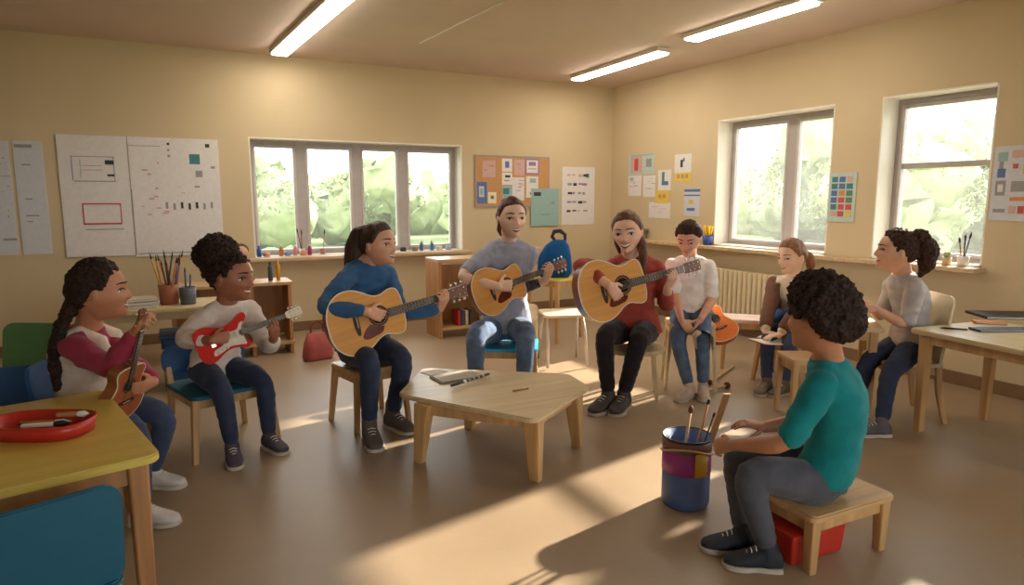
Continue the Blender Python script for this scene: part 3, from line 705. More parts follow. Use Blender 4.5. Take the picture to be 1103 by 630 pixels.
bm = bmesh.new(); pts = [(rB * 1.02 * math.cos(a), rB * 1.02 * math.sin(a), hB) for a in np.linspace(0, 2 * PI, 33)]; tube(bm, pts, .005, 8); obj('rim', bm, M_DARK, t)
bm = bmesh.new(); pts = [((rB + .008) * math.cos(a), (rB + .008) * math.sin(a), .275 + .02 * math.cos(2 * (a - ca))) for a in np.linspace(ca - 1.4, ca + 1.4, 20)]; tube(bm, pts, .005, 8); obj('handle', bm, mat('tan_handle', (196, 160, 120), .5), t)
BUCKET = bc
def beater(px, py, D, base, m, head_m, hr, r, label, cat='beater', name='drum_beater', flat=False, hl=1.3):
    top = P(px, py, D); b = Vector(base); b.z = max(b.z, .03)
    t = thing(name, label, cat, b, 0, 'beaters standing in the bucket' if not flat else None); d = top - b
    bm = bmesh.new()
    if flat:
        u = R.copy(); v = d.normalized().cross(u)
        loft(bm, [((0, 0, 0), u * r, v * .006), (d, u * r * 1.1, v * .006)], 12, power=6, smooth=False); obj('slat', bm, m, t)
    else:
        tube(bm, [(0, 0, 0), d], [r, r * .85], 8); obj('shaft', bm, m, t)
        bm = bmesh.new(); ell(bm, d, (hr, hr, hr * hl), rot=d.to_track_quat('Z', 'Y').to_matrix()); obj('head', bm, head_m, t)
M_STICK = wood('pale_stick', (214, 172, 122), axis=2); M_BROWN = mat('dark_red_felt', (96, 42, 32), .9)
o3 = lambda x, y, z=.06: bc + R * x + F * y + Z * z
beater(744, 441, depth(bc) + .0, o3(-.03, .0), M_STICK, mat('brown_bead', (120, 66, 40), .5), .011, .007, 'thin stick with a small brown tip, leftmost in the bucket', hl=1.8)
beater(763, 433, depth(bc) + .03, o3(.01, .02), M_OAK, M_DARK, .007, .006, 'dark slim stick leaning right in the bucket', hl=2.2)
beater(769, 447, depth(bc) - .01, o3(.0, -.03), M_DARK, M_DARK, .006, .0045, 'thin black stick lowest in the bucket', hl=2.2)
beater(783, 424, depth(bc) + .05, o3(.05, .03), M_STICK, M_STICK, .0, .015, 'flat pale wooden slat leaning out of the bucket', 'lath', 'wooden_lath', flat=True)
# beaters and sticks lying on the floor beyond the bucket
def floor_stick(p0, p1, r, m, hm, hr, label, z=.0):
    a = Pz(*p0, z + r + .001); b = Pz(*p1, z + r + .001); t = thing('drum_mallet', label, 'mallet', a, 0); d = b - a; d.z = hr - r
    bm = bmesh.new(); tube(bm, [(0, 0, 0), d], r, 8); obj('shaft', bm, m, t)
    bm = bmesh.new(); ell(bm, d, (hr, hr, hr)); obj('head', bm, hm, t)
floor_stick((728, 430), (783, 417), .011, M_STICK, M_BROWN, .025, 'wooden mallet with a dark red head on the floor in front of the white-shirted boy')
floor_stick((790, 395), (764, 413), .009, M_STICK, M_BROWN, .02, 'second mallet lying behind the first, red head towards the viewer')
# ---- stools and chairs for the players
HG = 'wooden chairs and stools of the circle'
def at(px, py, z=0): v = Pz(px, py, z); return Vector((v.x, v.y, 0))
def gp(px, py, D): v = P(px, py, D); return Vector((v.x, v.y, 0))
def yaw_to(v): return math.atan2(v.y, v.x) - PI / 2         # rotation that turns local +y onto v
def facing(p, yawdeg):
    b = (CAM - p); b.z = 0; b.normalize(); a = math.radians(yawdeg)      # toward camera, rotated toward picture right
    r = Vector((b.y, -b.x, 0)) * -1
    if r.dot(R) < 0: r = -r
    return b * math.cos(a) + r * math.sin(a)
# ---- tables at the right
A = Pz(977, 353, .63); e1 = (F * -.94 + R * .35).normalized(); e2 = (R * .94 + F * .35).normalized()
C = A + e1 * .65 + e2 * .37
T2 = table((C.x, C.y, 0), ang(e1), 'long pale table at the right edge with folders on it', 1.3, .72, .63, M_PINE, M_WOODY, lw=.06, inset=.04); T2_C = C; T2_e1, T2_e2 = e1, e2
ea = (R * .95 - F * .31); C = Pz(932, 448, 0) - ea * .155 + (F * .95 + R * .31) * .15; C.z = 0
T1 = table((C.x, C.y, 0), ang(ea), 'small pale table in front of the girl with the high ponytail', .44, .42, .59, M_PINE, M_WOODY, lw=.05, inset=.03)
def folder(c, rz, w, d, h, m, label, z, cat='folder', name='folder'):
    t = thing(name, label, cat, (c.x, c.y, z + .001), rz)
    bm = bmesh.new(); box(bm, (0, 0, .0015), (w, d, .003), bev=.001); box(bm, (0, 0, h - .0015), (w, d, .003), bev=.001); box(bm, (-w / 2, 0, h / 2), (.004, d, h), bev=.001); obj('cover', bm, m, t)
    bm = bmesh.new(); box(bm, (.002, 0, h / 2), (w - .012, d - .01, h - .007)); obj('pages', bm, M_WHITE, t)
folder(Pz(1086, 341, .63), ang(R) - .1, .40, .24, .018, M_DARK, 'black folder at the back of the right hand table', .63)
folder(Pz(1082, 356, .63), ang(R) + .02, .36, .10, .012, mat('slate_cover', (66, 82, 100), .6), 'slate grey folder lying nearest on the right hand table', .63)
folder(Pz(1066, 348.5, .63), ang(R) - .35, .17, .07, .014, mat('orange_cover', (206, 124, 48), .6), 'orange notebook between the two dark folders', .63, 'notebook', 'notebook')
a = Pz(1012, 353, .638); b = Pz(1042, 355, .638)
pencil(b, a, .006, M_DARK, 'black pencil pointing left on the right hand table')
# small bench beside the blonde girl
c = at(801, 402) + R * .10 + F * .22
stool(c, ang(R * .95 - F * .3), 'small table-height bench with pinkish top left of the blonde girl', mat('pinkish_top', (226, 196, 178), .5), M_WOODY, h=.42, w=.42, d=.3, splay=.015, name='bench')
c = gp(868, 384, 4.1)
stool(c, ang(R), 'wooden stool between the blonde girl and the boy in teal', M_WOOD, M_WOODY, h=.40, w=.28, d=.28, splay=.01)
# ---- left back: desk with pencil pot, low shelf
def back_shelf():
    # desk
    A = Pz(205, 338, .62); B = Pz(122, 345, .62); d = (A - B); ln = 1.25; u = Vector((1, 0, 0)) * 1.0
    c = Pz(165, 336, .62); c = Vector((c.x + .02, c.y + .34, 0))
    t = table(c, 0.0, 'pale desk with a pencil pot on it against the back wall', .95, .5, .62, M_PINE, M_PINE, name='desk', lw=.05)
    return c
DK = back_shelf()
c = Pz(298, 388, 0); SH = Vector((c.x - .30, c.y + .38, 0))
t = thing('open_shelf', 'low open wooden shelf unit standing under the back window', 'shelf', SH, 0)
for z_, nm in ((.66, 'shelf_top'), (.12, 'shelf_board')):
    bm = bmesh.new(); box(bm, (0, 0, z_ - .015), (1.0, .36, .03), bev=.004); obj(nm, bm, M_WOOD, t)
for x in (-.47, .15, .47):
    bm = bmesh.new(); box(bm, (x, 0, .315), (.03, .34, .63), bev=.003); obj('side_panel', bm, M_OAK, t)
bm = bmesh.new(); box(bm, (0, .165, .38), (.92, .012, .5)); obj('back_panel', bm, M_OAK, t)
def pot(c, z, r, h, m, label, cat='pot', name='pencil_pot', loc=None):
    t = thing(name, label, cat, (c.x, c.y, z)); bm = bmesh.new()
    lathe(bm, [(.001, 0), (r * .9, 0), (r, h), (r * .9, h), (r * .82, .006), (.001, .006)], seg=20); obj('pot_wall', bm, m, t)
    bm = bmesh.new(); tube(bm, [(r * .97 * math.cos(a), r * .97 * math.sin(a), h) for a in np.linspace(0, 2 * PI, 21)], r * .06, 6); obj('rim', bm, m, t); return t
# pencil pots on the desk
pc = P(178, 320, depth(DK) + .04); pc = Vector((pc.x, pc.y, 0))
pot(pc + R * .03, .621, .07, .145, mat('terracotta_pot', (176, 110, 78), .6), 'brown pot packed with long pencils on the desk')
pot(pc + R * .17, .621, .058, .125, mat('slate_pot', (92, 100, 112), .4), 'grey pot beside the brown one on the desk')
pcols = [(60, 60, 70), (196, 120, 70), (150, 70, 50), (206, 150, 90), (80, 96, 130), (120, 70, 50), (210, 160, 60), (90, 60, 50)]
q_ = random.Random(5)
for i in range(13):
    a = q_.random() * 6.28; o = pc + R * .03 + Vector((math.cos(a), math.sin(a), 0)) * .035
    lean = R * q_.uniform(-.1, .12) + F * q_.uniform(-.04, .05)
    cl = pcols[i % 8]; m_ = mat('pencil_paint_%s' % 'abcdefgh'[i % 8], cl, .5)
    nm = ['dark grey', 'orange brown', 'brick red', 'tan', 'slate blue', 'brown', 'golden', 'dark brown'][i % 8]
    pencil(o + Z * .635, o + lean + Z * (.635 + q_.uniform(.31, .39)), .0065, m_, nm + ' pencil standing in the brown pot on the desk', group='pencils in the brown desk pot')
for i in range(2):
    o = pc + R * (.16 + .02 * i)
    pencil(o + Z * .635, o + R * .02 * i + Z * (.90 - .05 * i), .007, MATS['pencil_paint_e'], ['taller', 'shorter'][i] + ' slate blue crayon standing in the grey desk pot', 'crayon', name='crayon')
for i, (w_, d_, h_, col, nm) in enumerate([(.26, .2, .02, (226, 220, 208), 'white'), (.25, .19, .025, (150, 150, 150), 'grey'), (.24, .18, .02, (200, 180, 150), 'tan')]):
    bm = bmesh.new(); z0 = .621 + [0, .021, .047][i]
    t = thing('book', nm + ' book ' + ['at the bottom of', 'in the middle of', 'on top of'][i] + ' the stack on the desk', 'book', (DK.x - .12, DK.y - .06, z0), .1 * i - .05, 'books stacked on the desk')
    box(bm, (0, 0, .002), (w_, d_, .004), bev=.001); box(bm, (0, 0, h_ - .002), (w_, d_, .004), bev=.001); box(bm, (-w_ / 2 + .002, 0, h_ / 2), (.004, d_, h_), bev=.001); obj('cover', bm, mat('book_' + nm, col, .7), t)
    bm = bmesh.new(); box(bm, (.003, 0, h_ / 2), (w_ - .012, d_ - .008, h_ - .009)); obj('pages', bm, M_WHITE, t)
bm = bmesh.new(); lathe(bm, [(.001, 0), (.05, 0), (.09, .035), (.085, .035), (.047, .006), (.001, .006)], seg=24)
single('wooden_bowl', bm, mat('bowl_wood', (150, 110, 80), .5), 'shallow brown bowl on the low shelf', 'bowl', (SH.x + .12, SH.y - .05, .661)); bpy.data.objects['wooden_bowl'].data.transform(Matrix.Translation((SH.x + .12, SH.y - .05, .661)))
def bottle(x, y, z, r, h, m, cap, label, cat='bottle', name='paint_bottle', group=None):
    t = thing(name, label, cat, (x, y, z), 0, group); bm = bmesh.new()
    lathe(bm, [(.001, 0), (r, 0), (r, h * .68), (r * .45, h * .82), (r * .45, h * .9), (.001, h * .9)], seg=16); obj('bottle_body', bm, m, t)
    bm = bmesh.new(); lathe(bm, [(.001, h * .88), (r * .55, h * .88), (r * .45, h), (.001, h)], seg=12); obj('cap', bm, cap, t); return t
pk = lambda n, c: mat('paint_' + n, c, .4)
bottle(SH.x + .33, SH.y - .04, .661, .02, .17, pk('slate', (70, 80, 92)), M_DARK, 'tall slate bottle at the right end of the low shelf', group=None)
bottle(SH.x + .40, SH.y - .02, .661, .018, .19, pk('gold', (224, 170, 50)), pk('gold', (224, 170, 50)), 'tall golden yellow bottle at the right end of the low shelf')
bottle(SH.x - .02, SH.y - .02, .661, .025, .12, pk('white', (220, 220, 214)), pk('blue', (40, 80, 160)), 'white bottle with a blue cap behind the bowl on the low shelf')
# doll on the shelf
def doll():
    p = P(262, 296, depth(SH) + .02); b = Vector((p.x, SH.y + .02, .661))
    t = thing('doll', 'small brown-haired doll sitting on the low shelf, its head above the guitar girl', 'doll', b)
    bm = bmesh.new(); loft(bm, [((0, 0, 0), (.07, 0, 0), (0, .05, 0)), ((0, 0, .1), (.055, 0, 0), (0, .04, 0)), ((0, 0, .19), (.035, 0, 0), (0, .03, 0))], 16); obj('doll_body', bm, M_CREAMP, t)
    for s in (-1, 1):
        bm = bmesh.new(); tube(bm, [(s * .045, 0, .16), (s * .075, -.02, .1), (s * .06, -.05, .05)], [.016, .014, .012], 8, 'round'); obj('arm', bm, M_CREAMP, t)
        bm = bmesh.new(); tube(bm, [(s * .035, 0, .02), (s * .045, -.09, .022), (s * .045, -.12, .03)], [.022, .019, .016], 8, 'round'); obj('leg', bm, M_BLUE, t)
    bm = bmesh.new(); ell(bm, (0, -.005, .26), (.058, .056, .066)); hd = obj('head', bm, skin('doll_skin', (206, 160, 130)), t)
    bm = bmesh.new(); ell(bm, (0, .014, .278), (.066, .06, .062)); obj('hair', bm, hairmat('doll_hair', (112, 78, 56), True), hd)
doll()
# crouched items on the back ledge
q_ = random.Random(9)
def ledge(px, z_=SILL + .005, y=.03):
    v = Pback(px, 262); return v.x, y
items = [(287, 'jar', (206, 150, 120)), (303, 'bottle', (196, 120, 60)), (318, 'bottle', (214, 140, 150)), (327, 'jar', (220, 150, 110)), (334, 'bottle', (170, 60, 110)), (279, 'bottle', (40, 90, 170)), (310, 'jar', (120, 150, 190)), (435, 'jar', (50, 50, 50)), (448, 'jar', (150, 120, 90)), (455, 'bottle', (80, 110, 160)), (466, 'bottle', (90, 130, 180)), (474, 'jar', (210, 214, 220)), (484, 'jar', (170, 180, 200))]
cn = ['pinkish brown', 'orange', 'pale pink', 'peach', 'magenta', 'bright blue', 'dusty blue', 'black', 'tan', 'slate blue', 'sky blue', 'whitish', 'pale lavender']
for i, (px, k, c) in enumerate(items):
    x, y = ledge(px); m_ = mat('ledge_' + cn[i].replace(' ', '_'), c, .4); z_ = SILL + .0055
    if k == 'bottle': bottle(x, y, z_, .022, .12, m_, M_WHITE if i != 5 else m_, cn[i] + ' little bottle on the back window ledge', group='little pots and bottles on the back ledge')
    else:
        bm = bmesh.new(); lathe(bm, [(.001, 0), (.03, 0), (.036, .02), (.034, .05), (.028, .052), (.026, .008), (.001, .008)], seg=18)
        o = obj('jar', bm, m_); o.location = (x, y, z_); tag(o, cn[i] + ' little jar on the back window ledge', 'jar', 'little pots and bottles on the back ledge')
def brush_in(x, y, z, r, h, m, lab, n, seedv, blen=.2, cols=('a', 'c', 'e'), lab2=''):
    t = pot(Vector((x, y, 0)), z, r, h, m, lab); g = random.Random(seedv)
    for i in range(n):
        b = Vector((x + g.uniform(-.3, .3) * r, y, z + .012)); e = b + Vector((g.uniform(-.06, .06), g.uniform(-.02, .02), blen * g.uniform(.8, 1.1)))
        bt = thing('paintbrush', ['thin', 'long', 'slim', 'short'][i % 4] + ' paintbrush standing in ' + lab2, 'paintbrush', b)
        bm = bmesh.new(); tube(bm, [(0, 0, 0), (e - b) * .8], [.004, .005], 6); obj('brush_handle', bm, MATS['pencil_paint_' + cols[i % len(cols)]], bt)
        bm = bmesh.new(); tube(bm, [(e - b) * .8, (e - b) * .9, (e - b)], [.006, .008, .002], 6); obj('bristles', bm, M_DARK, bt)
x, y = ledge(327); brush_in(x, .10, SILL + .0055, .03, .07, mat('ledge_cup_white', (226, 222, 216), .4), 'white cup of brushes on the back ledge', 2, 3, .27, ('c', 'a'), 'the white cup on the back ledge')
x, y = ledge(349); brush_in(x, .08, SILL + .0055, .028, .06, mat('ledge_cup_rose', (190, 120, 110), .4), 'rose cup of brushes on the back ledge', 1, 5, .24, ('b',), 'the rose cup on the back ledge')
# right ledge
def rl(px): return Pright(px, 272).y
y_ = rl(766); t = thing('potted_tulip', 'yellow paper flower in a blue pot at the window reveal', 'flower pot', (-.06, y_, SILLR - .0015))
bm = bmesh.new(); lathe(bm, [(.001, 0), (.045, 0), (.055, .1), (.046, .1), (.04, .008), (.001, .008)], seg=18); obj('pot', bm, mat('flower_pot_blue', (54, 84, 160), .4), t)
bm = bmesh.new()
for k in range(6):
    a = k * PI / 3; tube(bm, [(0, 0, .09), (.03 * math.cos(a), .03 * math.sin(a), .13), (.045 * math.cos(a), .045 * math.sin(a), .19), (.03 * math.cos(a), .03 * math.sin(a), .21)], [.02, .03, .024, .005], 8, flat=.5)
obj('petals', bm, mat('yellow_petals', (240, 196, 50), .6), t)
y_ = rl(1022); t = pot(Vector((-.05, Pright(1023, 288).y, 0)), SILLR - .0015, .032, .06, mat('speckled_pot', (206, 176, 130), .6), 'small tan pot with a succulent on the right window ledge', 'flower pot', 'succulent_pot')
bm = bmesh.new()
for k in range(7): a = k * .9; tube(bm, [(0, 0, .04), (.012 * math.cos(a), .012 * math.sin(a), .07), (.02 * math.cos(a), .02 * math.sin(a), .1)], [.01, .012, .003], 6)
obj('leaves', bm, mat('succulent_green', (150, 160, 110), .6), t)
brush_in(-.04, Pright(1040, 286).y, SILLR - .0015, .04, .075, mat('white_cup', (232, 228, 220), .4), 'wide white cup of brushes on the right window ledge', 3, 8, .24, ('e', 'b', 'a'), 'the wide white cup on the right ledge')
# speaker-like stand thing on the ledge near the corner (dark funnel planter)
t = thing('planter', 'small dark flared planter on the ledge behind the red-shirted woman', 'planter', (-.08, Pright(697, 255).y, SILLR - .0015))
bm = bmesh.new(); lathe(bm, [(.001, 0), (.035, 0), (.03, .03), (.075, .13), (.07, .13), (.001, .04)], seg=20); obj('planter_cup', bm, mat('olive_grey', (112, 104, 84), .6), t)
bm = bmesh.new(); lathe(bm, [(.001, .115), (.068, .118), (.001, .13)], seg=16); obj('soil', bm, M_DARK, t)
# ---- low cabinet at the back
a = Pz(484, 372, 0); CBc = Vector((P(503, 372, 5.7).x, 0, 0)); p = P(503, 372, 5.75); p = P(500, 360, 6.75); CBc = Vector((p.x, p.y, 0))
t = thing('cabinet', 'low open wooden cabinet behind the grey-shirted woman', 'cabinet', CBc, -.0)
for x in (-.33, .33):
    bm = bmesh.new(); box(bm, (x, 0, .385), (.03, .38, .77), bev=.003); obj('side_panel', bm, M_OAK, t)
for z_, nm in ((.785, 'cabinet_top'), (.42, 'shelf'), (.1, 'bottom_panel')):
    bm = bmesh.new(); box(bm, (0, 0, z_), (.64 if nm != 'cabinet_top' else .7, .37, .028), bev=.003); obj(nm, bm, M_WOOD, t)
bm = bmesh.new(); box(bm, (0, .18, .4), (.64, .012, .62)); obj('back_panel', bm, M_WOODY, t)
q_ = random.Random(4)
for i, (c_, nm) in enumerate([((190, 60, 60), 'red'), ((80, 90, 120), 'navy'), ((214, 190, 160), 'cream'), ((60, 60, 60), 'black')]):
    bm = bmesh.new(); box(bm, (0, 0, .075), (.03, .16, .15), bev=.003)
    o = obj('book', bm, mat('cab_book_' + nm, c_, .7)); o.location = (CBc.x - .12 + .042 * i, CBc.y - .08, .1145); tag(o, nm + ' book upright in the low cabinet', 'book', 'books in the low cabinet')
# ---- pink bag on the floor
p = Pz(345, 389, 0); bt = Vector((p.x, p.y + .08, 0)); t = thing('handbag', 'dusty pink bag standing on the floor left of the woman in blue', 'bag', bt, .2)
bm = bmesh.new(); loft(bm, [((0, 0, .003), (.12, 0, 0), (0, .06, 0)), ((0, 0, .03), (.135, 0, 0), (0, .07, 0)), ((0, 0, .15), (.12, 0, 0), (0, .055, 0)), ((0, 0, .24), (.09, 0, 0), (0, .02, 0))], 24, power=3.5); obj('bag_body', bm, cloth('dusty_pink', (176, 92, 88)), t)
bm = bmesh.new(); tube(bm, [(-.06, 0, .22), (-.05, 0, .31), (0, 0, .345), (.05, 0, .31), (.06, 0, .22)], .008, 8); obj('handle', bm, cloth('dusty_pink_dark', (140, 66, 66)), t)
# ---- chair with a blue backpack far behind, and a metal framed chair
c = gp(597, 352, 6.5)
child_chair(c, PI + .4, 'wooden chair carrying the blue backpack, behind the grey-shirted woman', M_YEL, M_WOOD, seat_z=.62, back_h=.3, w=.44, d=.4, name='chair')
p = c + Vector((0, 0, .622)); t = thing('backpack', 'blue backpack with a dark loop on top, resting on the chair behind', 'backpack', p, YAW * -1)
bm = bmesh.new(); loft(bm, [((0, 0, .0), (.14, 0, 0), (0, .07, 0)), ((0, 0, .05), (.175, 0, 0), (0, .09, 0)), ((0, 0, .2), (.165, 0, 0), (0, .085, 0)), ((.02, 0, .31), (.12, 0, 0), (0, .06, 0)), ((.04, 0, .37), (.06, 0, 0), (0, .03, 0))], 24, power=3); obj('bag_body', bm, cloth('backpack_blue', (24, 84, 142)), t)
bm = bmesh.new(); box(bm, (0, -.09, .1), (.22, .03, .13), bev=.012); obj('pocket', bm, cloth('backpack_blue_dark', (20, 66, 116)), t)
bm = bmesh.new(); tube(bm, [(.02, 0, .34), (-.03, 0, .4), (-.01, 0, .45), (.05, 0, .46), (.1, 0, .42), (.1, 0, .34)], [.012, .018, .022, .022, .018, .012], 10); obj('handle', bm, M_DARK, t)
c = gp(606, 368, 5.45); t = thing('metal_chair', 'chair on pale looped metal legs behind the two guitar women', 'chair', c, -.3)
bm = bmesh.new(); prism(bm, roundrect(.38, .36, .06), .43, .45, bev=.006); obj('seat', bm, M_CREAMP, t)
for s in (-1, 1):
    bm = bmesh.new(); tube(bm, [(s * .17, -.17, .012), (s * .16, -.12, .3), (s * .15, -.08, .41), (s * .15, 0, .43), (s * .15, .08, .41), (s * .16, .12, .3), (s * .17, .17, .012)], .012, 8); obj('leg', bm, M_WHITEM, t)
# ---- chairs round the yellow table
c = gp(14, 600, 1.68)
child_chair(c, yaw_to(c - Vector((CAM.x, CAM.y, 0))) + .10, 'teal plastic chair tucked under the near side of the yellow table', M_TEAL, M_TEAL, seat_z=.33, back_h=.30, w=.46, d=.34, solid=True, shell=True)
child_chair(gp(20, 420, 3.35), yaw_to(-F) - .1, 'green backed chair beyond the yellow table', M_GREEN, M_GREEN, seat_z=.36, back_h=.36, w=.44, d=.36, solid=True, shell=True)
child_chair(gp(4, 440, 3.02), yaw_to(-F) + .5, 'blue chair low at the left edge beyond the yellow table', M_BLUE, M_BLUE, seat_z=.30, back_h=.27, w=.34, d=.3, solid=True, shell=True)
# ---- red tray and its things
def tab(px, py, z=.60): return Pz(px, py, z)
c = tab(46, 466); t = thing('craft_tray', 'red oval tray holding brushes on the yellow table', 'tray', (c.x, c.y, .601), ang(R))
out = [(.17 * math.copysign(abs(math.cos(a)) ** .7, math.cos(a)), .105 * math.copysign(abs(math.sin(a)) ** .7, math.sin(a))) for a in np.linspace(0, 2 * PI, 41)[:-1]]
bm = bmesh.new(); n = 40; vs = []
for (k, z_) in ((.93, 0), (1, .05), (.955, .05), (.90, .006)): vs += [(x * k, y * k, z_) for x, y in out]
fs = [(i * n + k, i * n + (k + 1) % n, (i + 1) * n + (k + 1) % n, (i + 1) * n + k) for i in range(3) for k in range(n)] + [tuple(range(n)), tuple(3 * n + k for k in range(n))]
add_faces(bm, vs, fs); obj('tray_shell', bm, M_RED, t)
TR = c
def in_tray(u, v, z, du, dv, r, m, label, cat, name, taper=1.0):
    a = TR + R * u + F * v; a.z = .601 + z; d = R * du + F * dv
    t = thing(name, label, cat, a); bm = bmesh.new(); tube(bm, [(0, 0, 0), d * .7], [r, r * 1.1], 8, 'round'); obj('shaft', bm, m, t)
    bm = bmesh.new(); tube(bm, [d * .7, d * .85, d], [r * 1.3, r * 1.5, r * .3], 8, 'round'); obj('tip', bm, M_WHITE if m is not M_WHITE else M_DARK, t)
in_tray(-.05, -.02, .03, .14, .03, .008, M_WHITE, 'fat white marker across the red tray', 'marker', 'marker_pen')
in_tray(-.09, .02, .02, .15, .0, .006, M_DARK, 'black marker lying under the white one in the red tray', 'marker', 'marker_pen')
in_tray(-.1, .04, .02, .16, .02, .006, M_OAK, 'brown brush at the far side of the red tray', 'paintbrush', 'paintbrush')
in_tray(.02, .055, .045, .1, .012, .008, M_OAK, 'dark brown brush resting on the tray rim', 'paintbrush', 'paintbrush')
# blue board leaning under the desk behind the electric guitar girl
c = Pz(176, 402, 0); 
t = thing('storage_crate', 'dark blue crate standing on the floor under the desk', 'crate', (DK.x + .22, DK.y - .03, 0), 0)
bm = bmesh.new(); box(bm, (0, 0, .20), (.42, .34, .40), bev=.015, taper=.95); obj('crate_body', bm, M_BLUED, t)
bm = bmesh.new(); box(bm, (0, 0, .405), (.44, .36, .02), bev=.006); obj('lid', bm, M_BLUED, t)
bm = bmesh.new(); box(bm, (.08, -.175, .3), (.05, .006, .02), bev=.002); obj('sticker', bm, M_WHITE, t)
# ================================================================== INSTRUMENTS
M_SPRUCE = mat('spruce_top', (228, 164, 88), 0.5, var=.07, scale=1.4, stretch=(1, 22, 1), spec=.25)
M_SIDE = mat('mahogany_side', (140, 82, 44), 0.32, var=.1, scale=2, stretch=(1.5, 8, 8), coat=.4)
M_ROSE = mat('rosewood', (62, 42, 36), 0.65, var=.1, scale=4, stretch=(1, 8, 1)); M_NECKW = mat('neck_mahogany', (120, 72, 46), .4, var=.08)
M_HOLESHADE = mat('sound_hole_shade', (26, 16, 12), .9); M_PICK = mat('tortoise_pickguard', (112, 40, 22), .2, var=.2, scale=30, coat=.5)
M_CHROME = mat('chrome', (220, 218, 214), .15, metal=.9, var=0); M_IVORY = mat('ivory_plastic', (232, 222, 198), .35)
M_STEEL = mat('string_steel', (200, 196, 186), .3, metal=.8, var=0)
M_FRET = mat('fret_nickel', (150, 144, 134), .5, metal=.4, var=0)
def catm2(pts, n=8): return [(v.x, v.y) for v in catmull([(p[0], p[1], 0) for p in pts], n)]
def half_outline(tab): return tab + [(x, -y) for x, y in reversed(tab) if y > 1e-6]
def inset(poly, d):
    n = len(poly); out = []
    for i in range(n):
        a = Vector(poly[i - 1]); b = Vector(poly[(i + 1) % n]); t_ = (b - a); 
        if t_.length < 1e-9: out.append(poly[i]); continue
        t_.normalize(); nrm = Vector((t_.y, -t_.x)); p = Vector(poly[i]); q = p - nrm * d
        out.append((q.x, q.y))
    return out
def ring_prism(bm, outer, inner, z0, z1):
    n = len(outer); vs = [(x, y, z0) for x, y in outer] + [(x, y, z1) for x, y in outer] + [(x, y, z0) for x, y in inner] + [(x, y, z1) for x, y in inner]
    fs = []
    for k in range(n):
        k2 = (k + 1) % n
        fs += [(k, k2, n + k2, n + k), (2 * n + k2, 2 * n + k, 3 * n + k, 3 * n + k2), (n + k, n + k2, 3 * n + k2, 3 * n + k), (k2, k, 2 * n + k, 2 * n + k2)]
    add_faces(bm, vs, fs, 0, False)
def headstock(t, x0, x1, w0, w1, zf, m, n_peg=6, peg_m=M_CHROME, oneside=False):
    """headstock in the xy plane; front face at z = zf at x0, leaning back"""
    def zz(x): return zf - (x - x0) * .18
    bm = bmesh.new(); th = .014
    o = [(x0, -w0 / 2), (x0 + .02, -w1 / 2), (x1 - .01, -w1 / 2 * 1.06), (x1, -w1 / 4), (x1 - .006, 0), (x1, w1 / 4), (x1 - .01, w1 / 2 * 1.06), (x0 + .02, w1 / 2), (x0, w0 / 2)]
    n = len(o); vs = [(x, y, zz(x)) for x, y in o] + [(x, y, zz(x) - th) for x, y in o]
    add_faces(bm, vs, [tuple(range(n)), tuple(reversed(range(n, 2 * n)))] + [(k, n + k, n + (k + 1) % n, (k + 1) % n) for k in range(n)], 0, False)
    h = obj('headstock', bm, m, t); pos = []
    for i in range(n_peg):
        if oneside: x = x0 + .03 + i * (x1 - x0 - .05) / (n_peg - 1); s = 1
        else: x = x0 + .045 + (i % (n_peg // 2)) * (x1 - x0 - .08) / (n_peg / 2 - 1); s = 1 if i < n_peg // 2 else -1
        bm = bmesh.new(); y = s * w1 * .28; tube(bm, [(x, y, zz(x) - .001), (x, y, zz(x) + .014)], .0045, 10)
        tube(bm, [(x, s * w1 * .5, zz(x) - .01), (x, s * (w1 * .5 + .014), zz(x) - .01)], .003, 8)
        ell(bm, (x, s * (w1 * .5 + .022), zz(x) - .01), (.010, .011, .006), sub=2)
        obj('tuning_peg', bm, peg_m, t); pos.append((x, y, zz(x) + .01))
    return pos
